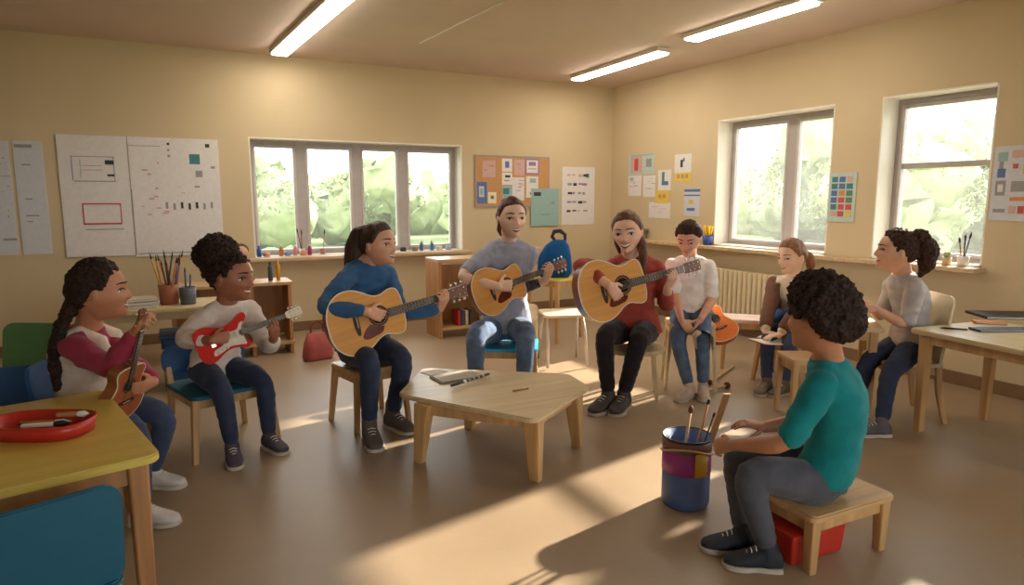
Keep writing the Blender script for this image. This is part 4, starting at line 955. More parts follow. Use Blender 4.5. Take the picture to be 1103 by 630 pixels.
def acoustic(name, label, scale=1.0, top=M_SPRUCE, side=M_SIDE, nstr=6, n_peg=6, pick=True, binding=None, cat='guitar'):
    """origin: sound hole centre on the soundboard; +x towards the headstock, +z out of the soundboard"""
    t = thing(name, label, cat)
    tabl = [(-.325, 0), (-.322, .06), (-.30, .125), (-.255, .175), (-.20, .198), (-.14, .196), (-.08, .170), (-.03, .138), (.01, .124), (.045, .126), (.085, .139), (.12, .145), (.148, .132), (.163, .09), (.168, .04), (.168, 0)]
    o = catm2(half_outline(tabl), 5); dpt = .10
    bm = bmesh.new(); n = len(o)
    prism(bm, o, -dpt, -.003, smooth=False, bev=.002); b = obj('guitar_body', bm, side, t)
    bm = bmesh.new(); prism(bm, inset(o, .004), -.004, 0.0005); obj('soundboard', bm, top, t)
    bm = bmesh.new(); ring_prism(bm, inset(o, -.0006), inset(o, .006), -.006, .0012); obj('binding', bm, binding or M_IVORY, t)
    bm = bmesh.new(); prism(bm, [(.050 * math.cos(a), .050 * math.sin(a)) for a in np.linspace(0, 2 * PI, 33)[:-1]], 0, .0012); obj('sound_hole_disc', bm, M_HOLESHADE, t)  # flat dark disc, its colour standing in for the shade inside the hole
    bm = bmesh.new(); c1 = [(.066 * math.cos(a), .066 * math.sin(a)) for a in np.linspace(0, 2 * PI, 33)[:-1]]; c2 = [(x * .80, y * .80) for x, y in c1]
    ring_prism(bm, c1, c2, 0, .0016); obj('rosette', bm, M_ROSE, t)
    if pick:
        p = catm2([(.02, -.070), (.0, -.068), (-.05, -.045), (-.072, -.04), (-.115, -.075), (-.13, -.11), (-.10, -.125), (-.05, -.118), (.0, -.105)], 6)
        bm = bmesh.new(); prism(bm, p, 0, .0022); obj('pickguard', bm, M_PICK, t)
    bm = bmesh.new(); prism(bm, catm2([(-.155, -.085), (-.165, -.04), (-.168, 0), (-.165, .04), (-.155, .085), (-.14, .08), (-.135, .03), (-.135, -.03), (-.14, -.08)], 4), 0, .009, bev=.001); br = obj('bridge', bm, M_ROSE, t)
    bm = bmesh.new(); box(bm, (-.148, 0, .011), (.003, .075, .005)); obj('saddle', bm, M_IVORY, br)
    bm = bmesh.new(); loft(bm, [((.10, 0, -.010), (0, .030, 0), (0, 0, .014)), ((.20, 0, -.006), (0, .028, 0), (0, 0, .012)), ((.50, 0, -.004), (0, .023, 0), (0, 0, .012))], 16); box(bm, (.175, 0, -.03), (.05, .05, .07), bev=.01)
    obj('neck', bm, M_NECKW, t)
    bm = bmesh.new(); n0 = .050
    add_faces(bm, [(n0, -.028, .002), (.49, -.0225, .002), (.49, .0225, .002), (n0, .028, .002), (n0, -.028, .010), (.49, -.0225, .010), (.49, .0225, .010), (n0, .028, .010)], [(0, 1, 2, 3), (4, 5, 6, 7), (0, 1, 5, 4), (1, 2, 6, 5), (2, 3, 7, 6), (3, 0, 4, 7)], 0, False)
    fb = obj('fretboard', bm, M_ROSE, t)
    bm = bmesh.new(); L0 = .64
    for k in range(1, 19):
        x = .49 - (L0 - L0 / 2 ** (k / 12)); w_ = .0225 + (.49 - x) / .44 * .0055; box(bm, (x, 0, .0105), (.0022, 2 * w_, .0016))
    for k in (3, 5, 7, 9, 12):
        x = .49 - (L0 - L0 / 2 ** ((k - .5) / 12)); box(bm, (x, 0, .0102), (.005, .005, .001))
    obj('frets', bm, M_FRET, fb)
    bm = bmesh.new(); box(bm, (.4925, 0, .008), (.005, .044, .010)); obj('nut', bm, M_IVORY, t)
    pos = headstock(t, .495, .665, .046, .072, .008, M_NECKW, n_peg)
    for i in range(nstr):
        y0 = (-.5 + (i + .5) / nstr) * .06; y1 = (-.5 + (i + .5) / nstr) * .038; bm = bmesh.new()
        pg = pos[min(len(pos) - 1, i)]
        tube(bm, [(-.148, y0, .0135), (.492, y1, .0135)], .0009, 4); obj('string', bm, M_STEEL, t)
    t.scale = (scale,) * 3
    return t
def electric(label):
    t = thing('electric_guitar', label, 'guitar')
    o = catm2([(-.30, .0), (-.295, .10), (-.25, .150), (-.17, .150), (-.08, .112), (-.02, .105), (.05, .125), (.12, .165), (.165, .165), (.175, .125), (.14, .085), (.10, .05), (.095, .0), (.10, -.05), (.135, -.09), (.135, -.13), (.09, -.145), (.03, -.118), (-.03, -.108), (-.10, -.125), (-.18, -.165), (-.25, -.165), (-.295, -.11)], 5)
    M_ER = mat('electric_red', (204, 40, 24), .55, var=.04, spec=.15); M_CP = mat('cream_pickguard', (228, 216, 198), .6)
    bm = bmesh.new(); prism(bm, o, -.042, 0, bev=.006); obj('guitar_body', bm, M_ER, t)
    p = catm2([(.10, .03), (.13, .09), (.10, .085), (.06, .04), (-.02, .04), (-.05, .0), (-.09, -.05), (-.17, -.075), (-.18, -.12), (-.1, -.105), (-.03, -.085), (.05, -.1), (.1, -.11), (.1, -.06)], 5)
    bm = bmesh.new(); prism(bm, p, 0, .003); pg = obj('pickguard', bm, M_CP, t)
    for x in (.05, -.03, -.11):
        bm = bmesh.new(); box(bm, (x, 0, .006), (.02, .08, .009), bev=.003); obj('pickup', bm, M_IVORY if x > -.1 else M_DARK, t)
    bm = bmesh.new(); box(bm, (-.16, 0, .008), (.04, .08, .014), bev=.003); obj('bridge', bm, M_CHROME, t)
    for x, y in ((-.10, -.085), (-.14, -.10), (-.06, -.085)):
        bm = bmesh.new(); tube(bm, [(x, y, .003), (x, y, .016)], [.012, .009], 14); obj('knob', bm, M_IVORY, t)
    bm = bmesh.new(); loft(bm, [((.07, 0, -.012), (0, .028, 0), (0, 0, .018)), ((.5, 0, -.002), (0, .022, 0), (0, 0, .013))], 16); obj('neck', bm, M_NECKW, t)
    bm = bmesh.new(); add_faces(bm, [(.08, -.028, .004), (.50, -.022, .004), (.50, .022, .004), (.08, .028, .004), (.08, -.028, .012), (.50, -.022, .012), (.50, .022, .012), (.08, .028, .012)], [(0, 1, 2, 3), (4, 5, 6, 7), (0, 1, 5, 4), (1, 2, 6, 5), (2, 3, 7, 6), (3, 0, 4, 7)], 0, False)
    fb = obj('fretboard', bm, mat('grey_fretboard', (92, 88, 80), .8, spec=.1), t); bm = bmesh.new()
    for k in range(1, 20):
        x = .50 - (.6 - .6 / 2 ** (k / 12)); box(bm, (x, 0, .0128), (.004, .05, .002))
    obj('frets', bm, M_FRET, fb)
    pos = headstock(t, .50, .66, .046, .07, .010, M_IVORY, 6, M_CHROME)
    for i in range(6):
        bm = bmesh.new(); tube(bm, [(-.16, (-.5 + (i + .5) / 6) * .056, .017), (.50, (-.5 + (i + .5) / 6) * .038, .0155)], .0009, 4); obj('string', bm, M_STEEL, t)
    return t
def place(t, hole, tip, nhint, ref=.665):
    X = (tip - hole); s = X.length / ref; X.normalize(); N = nhint - X * nhint.dot(X); N.normalize(); Y = N.cross(X)
    M = Matrix((X, Y, N)).transposed().to_4x4(); M.translation = hole
    t.matrix_world = M @ Matrix.Scale(s, 4); print('GUITAR', t.name, round(s, 2), 'up', round(Y.z, 2))
    t['frame_scale'] = s
    return dict(o=hole, X=X, Y=Y, N=N, s=s)
def gpt(g, x, y, z=0): return g['o'] + (g['X'] * x + g['Y'] * y + g['N'] * z) * g['s']
def viewdir(px, py): 
    d = -ray(px, py); d.z = 0; return d.normalized()
def turn(v, deg):            # turn a ground vector towards picture right (seen from the camera) by deg
    a = math.radians(deg); c, s = math.cos(a), math.sin(a)
    return Vector((v.x * c - v.y * s, v.x * s + v.y * c, v.z))
G = {}
g3 = acoustic('acoustic_guitar', 'honey coloured acoustic guitar held by the woman in the blue sweater')
h_ = P(408, 340, 3.80); G['p3'] = place(g3, h_, P(505, 311, 4.14), turn(viewdir(408, 340), 25) + Z * .12)
def guitar_copy(label, key, hole, tip, n):
    c = dup(g3, label=label); G[key] = place(c, hole, tip, n); return c
guitar_copy('honey coloured acoustic guitar held by the woman in the grey t-shirt', 'p4', P(546, 307, 4.49), P(612, 282, 4.77), turn(viewdir(546, 307), 15) + Z * .15)
guitar_copy('large honey coloured acoustic guitar held by the woman in the rust red top', 'p5', P(671, 307, 4.22), P(757, 284, 4.48), turn(viewdir(671, 307), 10) + Z * .10)
ge = electric('red electric guitar with cream pickguard held by the girl with the hair puff')
G['p2'] = place(ge, P(249, 362, 3.36), P(326, 333, 3.56), turn(viewdir(250, 362), 15) + Z * .2)
M_UKE = mat('ukulele_top', (158, 84, 44), .45, var=.1, scale=2, stretch=(1, 14, 1), coat=.06)
gu = acoustic('ukulele', 'small brown ukulele with cream edging held upright by the girl in maroon sleeves', top=M_UKE, nstr=4, n_peg=4, pick=False, cat='ukulele')
G['p1'] = place(gu, P(139, 415, 2.62), P(157, 334, 2.58), turn(viewdir(140, 415), 48) + Z * .25)
M_ORG = mat('orange_top', (222, 112, 34), .45, var=.05, coat=.06)
go = acoustic('toy_guitar', 'bright orange toy guitar resting behind the white-shirted boy', top=M_ORG, side=mat('orange_side', (176, 78, 24), .35), nstr=4, n_peg=4, pick=False, cat='toy guitar')
G['p6'] = place(go, P(770, 343, 4.85), P(742, 300, 5.12), turn(viewdir(770, 343), 25) + Z * .1, ref=.665)
# ================================================================== PEOPLE
def sstep(x): x = np.clip(x, 0, 1); return x * x * (3 - 2 * x)
def gs(a, s): return np.exp(-(a / s) ** 2)
def head_def(Pn):
    """unit head (height 1, x = anatomical left, y = front, z = up), input points near the ellipsoid .335,.42,.5"""
    p = np.array(Pn, float).reshape(-1, 3).copy(); x, y, z = p[:, 0].copy(), p[:, 1].copy(), p[:, 2].copy()
    fw = sstep(y / .22)
    t = sstep((-.06 - z) / .42); x *= 1 - .30 * t
    back = sstep(-y / .2); y *= 1 - .30 * back * sstep((-.02 - z) / .4)
    y += .15 * fw * sstep((-.20 - z) / .25) * gs(x, .22)
    y -= .025 * fw * gs(z - .02, .10) * gs(np.abs(x) - .16, .12)
    pr = np.where(z > -.135, np.clip((.06 - z) / .195, 0, 1), np.clip((z + .195) / .06, 0, 1)); pr = sstep(pr)
    y += .085 * fw * pr * gs(x, .034 + .034 * pr)
    y += .030 * fw * gs(np.abs(x) - .055, .028) * gs(z + .15, .032)
    y -= .040 * fw * gs(np.abs(x) - .145, .065) * gs(z - .0, .045)
    y += .014 * fw * gs(z - .085, .03) * gs(np.abs(x) - .13, .09)
    y += .028 * fw * gs(np.abs(x) - .19, .08) * gs(z + .14, .08)
    y += .022 * fw * gs(x, .09) * gs(z + .265, .045)
    y += .030 * fw * gs(x, .08) * gs(z + .43, .06)
    x *= 1 + .03 * gs(z - .1, .2)
    return np.stack([x, y, z], 1)
def ico(sub):
    t = bmesh.new(); bmesh.ops.create_icosphere(t, subdivisions=sub, radius=1); t.verts.index_update()
    v = np.array([q.co[:] for q in t.verts]); f = [[q.index for q in g.verts] for g in t.faces]; t.free(); return v, f
ICO5 = ico(5); ICO4 = ico(4)
RAD = np.array([.335, .42, .5])
def surf(x, z, off=0.0):
    """point on the face at pre-shape coordinates x, z"""
    y = .42 * math.sqrt(max(0.0, 1 - (x / .335) ** 2 - (z / .5) ** 2)); q = head_def([[x, y, z]])[0]
    return Vector((q[0], q[1] + off, q[2]))
class Head:
    def __init__(s, C, f, h, roll=0.0):
        s.C = Vector(C); s.h = h; f = Vector(f).normalized(); lv = Z.cross(f).normalized(); up = f.cross(lv).normalized()
        if roll:
            q = Matrix.Rotation(math.radians(roll), 3, f); lv = q @ lv; up = q @ up
        s.M = Matrix((lv, f, up)).transposed(); s.f = f; s.l = lv; s.u = up
    def w(s, p): return s.C + s.M @ (Vector(p) * s.h)
def hairline(phi, style):
    """lowest scalp height by angle from the front (degrees)"""
    k = [0, 25, 45, 62, 78, 95, 112, 135, 180]; v = [.30, .29, .25, .12, -.02, .03, -.12, -.26, -.33]
    if style == 'short': v = [.27, .26, .22, .12, .02, .05, -.04, -.18, -.24]
    if style == 'afro': v = [.26, .25, .2, .10, -.02, .06, -.12, -.26, -.32]
    return np.interp(phi, k, v)
def hair_cap(H, thick, style='long', amp=0.0, fr=8.0, topx=1.0, seed=0):
    v, f = ICO5; p = head_def(v * RAD)
    phi = np.degrees(np.arctan2(np.abs(p[:, 0]), p[:, 1])); hl = hairline(phi, style)
    k = sstep((p[:, 2] - hl + .02) / .09)
    n = v * (1 / RAD); n /= np.linalg.norm(n, axis=1)[:, None]
    topf = np.clip(p[:, 2] / .5, 0, 1)
    off = -.035 * (1 - k) + (thick * (.45 + .55 * sstep((p[:, 2] - hl) / .22)) * (1 + (topx - 1) * topf)) * k
    if amp:
        q = np.array([noise.noise(Vector(a) * fr + Vector((seed, 0, 0))) for a in v]); off += amp * q * k
    p = p + n * off[:, None]
    bm = bmesh.new(); add_faces(bm, [H.w(a) for a in p], f)
    return bm
def face(H, par, base, eye=(70, 42, 28), lip=(168, 84, 76), smile=.5, teeth=False, brow=(40, 28, 22), closed=False, lash=(34, 22, 18), adult=False):
    """eyes, brows and mouth as parts lying on the face"""
    M_W = mat('eye_white', (226, 220, 212), .25, var=0); M_I = mat('iris_%d' % eye[0], eye, .2, var=.1); M_P = mat('pupil', (12, 10, 10), .1, var=0)
    M_L = mat('lash_%d' % lash[0], lash, .6)
    for s in (-1, 1):
        c = surf(s * .148, -.006, -.046); bm = bmesh.new(); v, f = ico(4 if adult else 3)
        R3 = np.array([.078, .070, .034 if closed else .046])
        vs = [H.w(Vector(a * R3) + c) for a in v]
        bmv = [bm.verts.new(q) for q in vs]
        for fc in f:
            m = v[fc].mean(0); m = m / np.linalg.norm(m); d = math.hypot(m[0] * .078 - .0, m[2] * .046)
            F_ = bm.faces.new([bmv[i] for i in fc]); F_.smooth = True
            if m[1] > 0: F_.material_index = 2 if d < .018 else (1 if d < .040 else 0)
        o = obj('eye', bm, [M_W, M_I, M_P], par); shift(o, base)
        bm = bmesh.new(); pts = [H.w(surf(s * (.145 + .075 * u), (.034 if not closed else .018) - .034 * u * u, .018 - .010 * abs(u))) for u in np.linspace(-1, 1, 9)]
        tube(bm, pts, [.004 * H.h, .007 * H.h, .010 * H.h, .011 * H.h, .011 * H.h, .011 * H.h, .010 * H.h, .008 * H.h, .004 * H.h], 6); o = obj('eyelashes', bm, M_L, par); shift(o, base)
        bm = bmesh.new(); pts = [H.w(surf(s * (.145 + .095 * u), .128 - .016 * (u - .1) ** 2 * (1.4 if u > 0 else .7), .006)) for u in np.linspace(-1, 1, 9)]
        rr3 = [.008, .013, .015, .015, .014, .013, .011, .008, .004]
        tube(bm, pts, [q * H.h for q in rr3], 6); o = obj('eyebrow', bm, mat('brow_%d' % brow[0], brow, .9), par); shift(o, base)
    # mouth
    W = (.150 if smile > .8 else .128) if smile > .3 else .10; cur = .045 * smile + .004; zc = -.272
    nu = 17; us = np.linspace(-1, 1, nu); op = ((.07 if smile > .8 else .052) if teeth else .0)
    def line(kz, off):
        out = []
        for u in us:
            e = math.sqrt(max(0, 1 - u * u)); out.append(H.w(surf(W * u, zc + cur * u * u + kz * e, off * (.25 + .75 * e))))
        return out
    def strip(bm, a, b, mi):
        n = len(a); add_faces(bm, a + b, [(i, i + 1, n + i + 1, n + i) for i in range(n - 1)], mi)
    bm = bmesh.new(); lt = .020 if not adult else .022
    up = [line(op / 2 + lt, .001), line(op / 2 + lt * .5, .012), line(op / 2, .004)]
    lo = [line(-op / 2, .004), line(-op / 2 - lt * .6, .014), line(-op / 2 - lt * 1.2, .001)]
    for i in range(2): strip(bm, up[i], up[i + 1], 0); strip(bm, lo[i], lo[i + 1], 0)
    if teeth: strip(bm, line(op / 2 + .004, .002), line(-op * .22, .003), 1); strip(bm, line(-op * .22, .003), line(-op / 2 - .004, .002), 2)
    else: strip(bm, line(.0035, .0075), line(-.0035, .0075), 2)
    o = obj('mouth', bm, [mat('lips_%d' % lip[0], lip, .4, var=.04), mat('teeth', (236, 230, 220), .3, var=0), mat('mouth_dark', (84, 36, 32), .6)], par); shift(o, base)
def ik(A, C, la, lb, hint, tag_=''):
    A, C, hint = Vector(A), Vector(C), Vector(hint); d = (C - A).length; k = 1.0
    if d > (la + lb) * .995: k = d / ((la + lb) * .995)
    if abs(k - 1) > .03: print('STRETCH', tag_, round(k, 2))
    la *= k; lb *= k; d = max(d, abs(la - lb) + .01)
    a = (la * la - lb * lb + d * d) / (2 * d); h = math.sqrt(max(0, la * la - a * a)); X = (C - A).normalized()
    o = hint - A; o = o - X * o.dot(X); o.normalize()
    return A + X * a + o * h
def limb(bm, pts, radii, seg=16, flat=1.0):
    """smooth tapered limb through joints"""
    n = len(pts); P_ = []; R_ = []
    for i in range(n - 1):
        for k in range(6):
            t = k / 6; P_.append(Vector(pts[i]).lerp(Vector(pts[i + 1]), t)); R_.append(radii[i] * (1 - t) + radii[i + 1] * t)
    P_.append(Vector(pts[-1])); R_.append(radii[-1])
    for i in range(1, len(P_) - 1):                      # soften the bends
        pass
    Q = [P_[0]] + [(P_[i - 1] + P_[i] * 2 + P_[i + 1]) / 4 for i in range(1, len(P_) - 1)] + [P_[-1]]
    tube(bm, Q, R_, seg, 'round', flat=flat)
def muscle(A, B, r0, rm, r1, k=.35, n=7):
    """points and radii from A to B bulging to rm at k"""
    out = []
    for i in range(n):
        t = i / (n - 1); r = np.interp(t, [0, k, 1], [r0, rm, r1]); out.append((Vector(A).lerp(Vector(B), t), float(r)))
    return out
def limb2(bm, A, B, C, ra, rb, add=0.0, seg=16, upto=1.0, frm=0.0):
    """two-bone limb: ra = (start, belly, joint), rb = (joint, belly, end)"""
    pr = muscle(A, B, *ra, k=.3) + muscle(B, C, *rb, k=.28)[1:]
    n = len(pr); i0 = int(frm * (n - 1)); i1 = int(round(upto * (n - 1)))
    pr = pr[i0:i1 + 1]; pts = [p for p, _ in pr]; rad = [r + add for _, r in pr]
    for _ in range(2): pts = [pts[0]] + [(pts[i - 1] + pts[i] * 2 + pts[i + 1]) / 4 for i in range(1, len(pts) - 1)] + [pts[-1]]
    tube(bm, pts, rad, seg, 'round')
def hand(bm, W, d, n, left, L, curl=(.35, .5, .35), spread=.10, thumb=(.75, .55, .35), r=.047):
    d = Vector(d).normalized(); n = Vector(n); n = (n - d * n.dot(d)).normalized()
    s = n.cross(d) if left else d.cross(n)
    W = Vector(W)
    loft(bm, [(W - d * .06 * L, s * .135 * L, n * .12 * L), (W + d * .06 * L, s * .15 * L, n * .105 * L), (W + d * .28 * L, s * .205 * L, n * .085 * L), (W + d * .47 * L, s * .215 * L, n * .072 * L), (W + d * .53 * L, s * .19 * L, n * .05 * L)], 14, power=2.6)
    offs = (.155, .052, -.052, -.150); lens = (.40, .45, .42, .33)
    for i in range(4):
        b = W + d * (.47 - (.02 if i == 3 else 0)) * L + s * offs[i] * L; c = 0.0; pts = [b - d * .06 * L, b]; a_s = spread * (1.5 - i) / 1.5
        for k, fr in enumerate((.45, .31, .24)):
            c += curl[k] * (1 + .12 * (i - 1)); v = d * math.cos(c) + n * math.sin(c) + s * a_s * (1 if k == 0 else .6); pts.append(pts[-1] + v.normalized() * lens[i] * L * fr)
        tube(bm, pts, [r * L, r * L, r * .97 * L, r * .86 * L, r * .72 * L], 8, 'round')
    b = W + d * .12 * L + s * .12 * L; v1 = (s * thumb[0] + d * thumb[1] + n * thumb[2]).normalized()
    v2 = (v1 + d * .5 + n * .15 - s * .1).normalized(); v3 = (v2 + d * .2 + n * .2 - s * .15).normalized()
    pts = [b, b + v1 * .20 * L, b + v1 * .20 * L + v2 * .15 * L, b + v1 * .20 * L + v2 * .15 * L + v3 * .12 * L]
    tube(bm, pts, [.075 * L, .062 * L, .052 * L, .042 * L], 8, 'round')
def torso_secs(pel, nb, lv, S, add=0.0, t0=-.08, t1=1.0, hips=1.0, chest=1.0, bend=.0, fwd=None, belly=0.0):
    """sections from pelvis to neck base"""
    tab = [(-.16, .075, .060), (-.08, .098, .070), (0, .104 * hips, .074), (.14, .098 * hips, .068), (.36, .080, .058 + belly), (.55, .086 * chest, .064), (.74, .096 * chest, .066 * chest), (.88, .106 * chest, .056), (.95, .088, .046), (1.0, .050, .040), (1.05, .036, .034)]
    ax = nb - pel; out = []
    fv = fwd
    for t, w, d in tab:
        if t < t0 - 1e-6 or t > t1 + 1e-6: continue
        c = pel + ax * t + fv * bend * math.sin(max(0, min(1, t)) * PI) * -S
        u = lv * (w * S + add)
        if t > .9: u = lv * (w * S + add * .6)
        v = fv * (d * S + add); out.append((c, u, v))
    return out
def shoe(bm, ank, toe_dir, S, flen=.152, h=.055, w=.028, hi=False):
    """upper of a shoe; ground below the ankle at z = 0"""
    t = Vector(toe_dir); t.z = 0; t.normalize(); s = Vector((-t.y, t.x, 0)); L = flen * S; heel = Vector((ank.x, ank.y, 0)) - t * L * .26
    prof = [(0, .55, .62), (.06, .8, .95), (.22, .95, 1.15), (.40, 1.0, 1.0), (.60, 1.12, .72), (.80, 1.1, .52), (.94, .8, .40), (1.0, .35, .22)]
    secs = []
    for k, ww, hh in prof:
        hz = h * S * hh / 2; secs.append((heel + t * L * k + Z * (hz + .012), s * w * S * ww, Z * hz))
    loft(bm, secs, 16, power=2.6)
    tp = ank + Z * (.035 * S if hi else .004)
    tube(bm, [heel + t * L * .26 + Z * .03 * S, Vector((ank.x, ank.y, .05 * S)), tp], [w * S * 1.0, w * S * 1.02, w * S * .98], 14, 'round')
    return heel, t, s, L
def sole(par, base, heel, t, s, L, S, w, m):
    o_ = [(0, .0), (.0, .55), (.05, .8), (.25, .9), (.45, .85), (.62, 1.12), (.8, 1.12), (.94, .85), (1.01, .35), (1.02, 0)]
    pts = [(k * L, ww * w * S * 1.08) for k, ww in o_[1:-1]] ; pts = pts + [(k, -v) for k, v in reversed(pts)]
    pts = catm2(pts, 3); M = Matrix((t, s, Z)).transposed().to_4x4(); M.translation = heel
    bm = bmesh.new(); prism(bm, pts, 0.001, .020, M=M, bev=.003); o = obj('sole', bm, m, par); o.data.transform(Matrix.Translation(-Vector(base)))
    return o
def person(key, label, S, pelvis, neck, head, hh, hyaw, hpitch, tyaw, sk, shirt, trousers, shoes, arms, legs, roll=0.0, sleeve=1.0, hips=1.0, chest=1.0, shh=.097,
           slim=1.0, legfit=1.0, soles=None, hi=False, bend=0.02, shirt_low=-.02, collar=.0, cuff=.96, vneck=False, head_off=(0, 0), fatarm=1.0, wr=.006, trouser_name='trousers', shirt_name='shirt', headface=None):
    pel, nb, hc = P(*pelvis), P(*neck), P(*head)
    gnd = Vector((pel.x, pel.y, 0)); par = thing('person', label, 'person', gnd)
    vd = viewdir(pelvis[0], pelvis[1]); fwd = turn(vd, tyaw); lv = Z.cross(fwd).normalized()
    ax = (nb - pel).normalized(); fw2 = (fwd - ax * fwd.dot(ax)).normalized()
    hv = turn(viewdir(head[0], head[1]), hyaw); hv = (hv * math.cos(math.radians(hpitch)) + Z * math.sin(math.radians(hpitch)))
    H = Head(hc, hv, hh, roll)
    # ---------------- joints
    la, lb, HL = .178 * S, .155 * S, .112 * S; lt, ls = .245 * S, .235 * S
    J = {}
    for side, sg in (('L', 1), ('R', -1)):
        a = arms[side]; sh = pel + (nb - pel) * .865 + lv * sg * (shh * S) + fw2 * a.get('sfwd', 0.0)
        wr_ = a['wrist']() if callable(a['wrist']) else P(*a['wrist']); hint = P(*a['elbow'])
        el = ik(sh, wr_, la, lb, hint, key + side + 'arm')
        if a.get('abs'):
            el = hint; print('ARM', key, side, round((el - sh).length / la, 2), round((wr_ - el).length / lb, 2))
        J['sh' + side] = sh; J['el' + side] = el; J['wr' + side] = wr_
        g = legs[side]; hip = pel + lv * sg * .052 * S - Z * .005
        an = Pz(g['ankle'][0], g['ankle'][1], g.get('az', .062 * S)); hint = P(*g['knee'])
        kn = ik(hip, an, lt, ls, hint, key + side + 'leg'); J['hip' + side] = hip; J['kn' + side] = kn; J['an' + side] = an
    ra = (.030 * S * slim, .030 * S * slim, .0235 * S * slim); rb = (.024 * S * slim, .025 * S * slim, .0165 * S * slim)
    rt = (.054 * S * legfit, .052 * S * legfit, .036 * S * legfit); rs = (.036 * S * legfit, .034 * S * legfit, .022 * S)
    # ---------------- body: one continuous surface
    bm = bmesh.new()
    loft(bm, torso_secs(pel, nb, lv, S, add=-.014, t0=-.08, t1=1.05, hips=hips, chest=chest, bend=bend, fwd=fw2), 22, power=2.3)
    hb = H.w((0, -.10, -.22)); tube(bm, [nb - ax * .03 * S, nb + (hb - nb) * .4, hb], [.26 * hh, .195 * hh, .20 * hh], 18, 'round')
    v, f = ICO5; add_faces(bm, [H.w(a) for a in head_def(v * RAD)], f)
    for s_ in (-1, 1):
        er = H.M @ Matrix.Rotation(s_ * -.35, 3, 'Z') @ Matrix.Rotation(-.15, 3, 'X')
        ell(bm, H.w((s_ * .338, -.045, -.045)), (.026 * hh, .060 * hh, .095 * hh), rot=er)
        ell(bm, H.w((s_ * .352, -.05, -.01)), (.022 * hh, .058 * hh, .055 * hh), rot=er)
    for side, sg in (('L', 1), ('R', -1)):
        limb2(bm, J['sh' + side], J['el' + side], J['wr' + side], ra, rb)
        a = arms[side]; hd = a['hand'](J['el' + side], J['wr' + side])
        hand(bm, J['wr' + side], hd[0], hd[1], side == 'L', HL, **a.get('opt', {}))
        limb2(bm, J['hip' + side], J['kn' + side], J['an' + side], tuple(r - .012 for r in rt), tuple(max(.012, r - .008) for r in rs))
    for sg_, k_ in ((1, 'L'), (-1, 'R')): tube(bm, [nb + ax * .03 * S, nb + ax * .0 * S + lv * sg_ * .035 * S, J['sh' + k_] - lv * sg_ * .01 * S], [.018 * S, .016 * S, .014 * S], 12, 'round')
    organic('body', bm, sk, par, gnd, vox=.0048, it=3)
    # ---------------- trousers
    bm = bmesh.new()
    loft(bm, torso_secs(pel, nb, lv, S, add=.000, t0=-.08, t1=.14, hips=hips, chest=chest, bend=bend, fwd=fw2), 22, power=2.4)
    for side in 'LR':
        limb2(bm, J['hip' + side], J['kn' + side], J['an' + side] + (J['kn' + side] - J['an' + side]).normalized() * .03 * S, rt, (rs[0], rs[1], rs[2] + .006), add=.004)
    organic(trouser_name, bm, trousers, par, gnd, vox=.0085, it=3, wr=.0028, wscale=11)
    # ---------------- shirt
    bm = bmesh.new()
    loft(bm, torso_secs(pel, nb, lv, S, add=.009, t0=shirt_low, t1=1.0, hips=hips, chest=chest, bend=bend, fwd=fw2), 26, power=2.3)
    loft(bm, [(nb - ax * .05 * S, lv * .34 * hh, fw2 * .30 * hh), (nb - ax * .01 * S, lv * .30 * hh, fw2 * .27 * hh), (nb + ax * (.012 * S + collar), lv * .262 * hh, fw2 * .25 * hh)], 20)
    for sg_, k_ in ((1, 'L'), (-1, 'R')): tube(bm, [nb - ax * .012 * S + lv * sg_ * .02 * S, nb - ax * .022 * S + lv * sg_ * .055 * S, J['sh' + k_] - lv * sg_ * .005 * S], [.036 * S, .034 * S, .034 * S], 14, 'round')
    for side in 'LR':
        limb2(bm, J['sh' + side], J['el' + side], J['wr' + side], tuple(r * fatarm for r in ra), (rb[0] * fatarm, rb[1] * fatarm, rb[2] + .002), add=.008, upto=sleeve * cuff)
    so_ = organic(shirt_name, bm, shirt, par, gnd, vox=.007, it=4, wr=wr, wscale=8)
    # ---------------- shoes
    for side in 'LR':
        g = legs[side]; td = turn(viewdir(*g['ankle'][:2]), g['toe']); bm = bmesh.new()
        if g.get('az'):                                  # raised heel is handled as a flat shoe lifted clear
            pass
        heel, t_, s_, L_ = shoe(bm, J['an' + side], td, S, hi=hi)
        sh_ = organic('shoe', bm, shoes, par, gnd, vox=.005, it=2)
        sole(sh_, gnd, heel, t_, s_, L_, S, .028, soles or M_SOLE)
        bm = bmesh.new()
        for k in range(4):
            c = heel + t_ * L_ * (.46 + .075 * k); z_ = .055 * S * (1.0 - .13 * k) + .008
            tube(bm, [c - s_ * .014 * S + Z * (z_ - .004), c + Z * (z_ + .003), c + s_ * .014 * S + Z * (z_ - .004)], .0022, 5)
        o = obj('laces', bm, M_WHITE, sh_); shift(o, gnd)
    PEOPLE[key] = (pel, fwd, S)
    return par, H, J, gnd, fw2, lv
PEOPLE = {}
M_SOLE = mat('pale_sole', (196, 186, 172), .6, var=.03)
def hair(par, base, bms, m, vox=.006, it=2, wr2=0.0, name='hair'):
    bm = bmesh.new()
    for b in bms:
        me = bpy.data.meshes.new('x'); b.to_mesh(me); b.free(); bm.from_mesh(me); bpy.data.meshes.remove(me)
    return organic(name, bm, m, par, base, vox=vox, it=it, wr2=wr2)
def B(fn, *a, **k): b = bmesh.new(); fn(b, *a, **k); return b
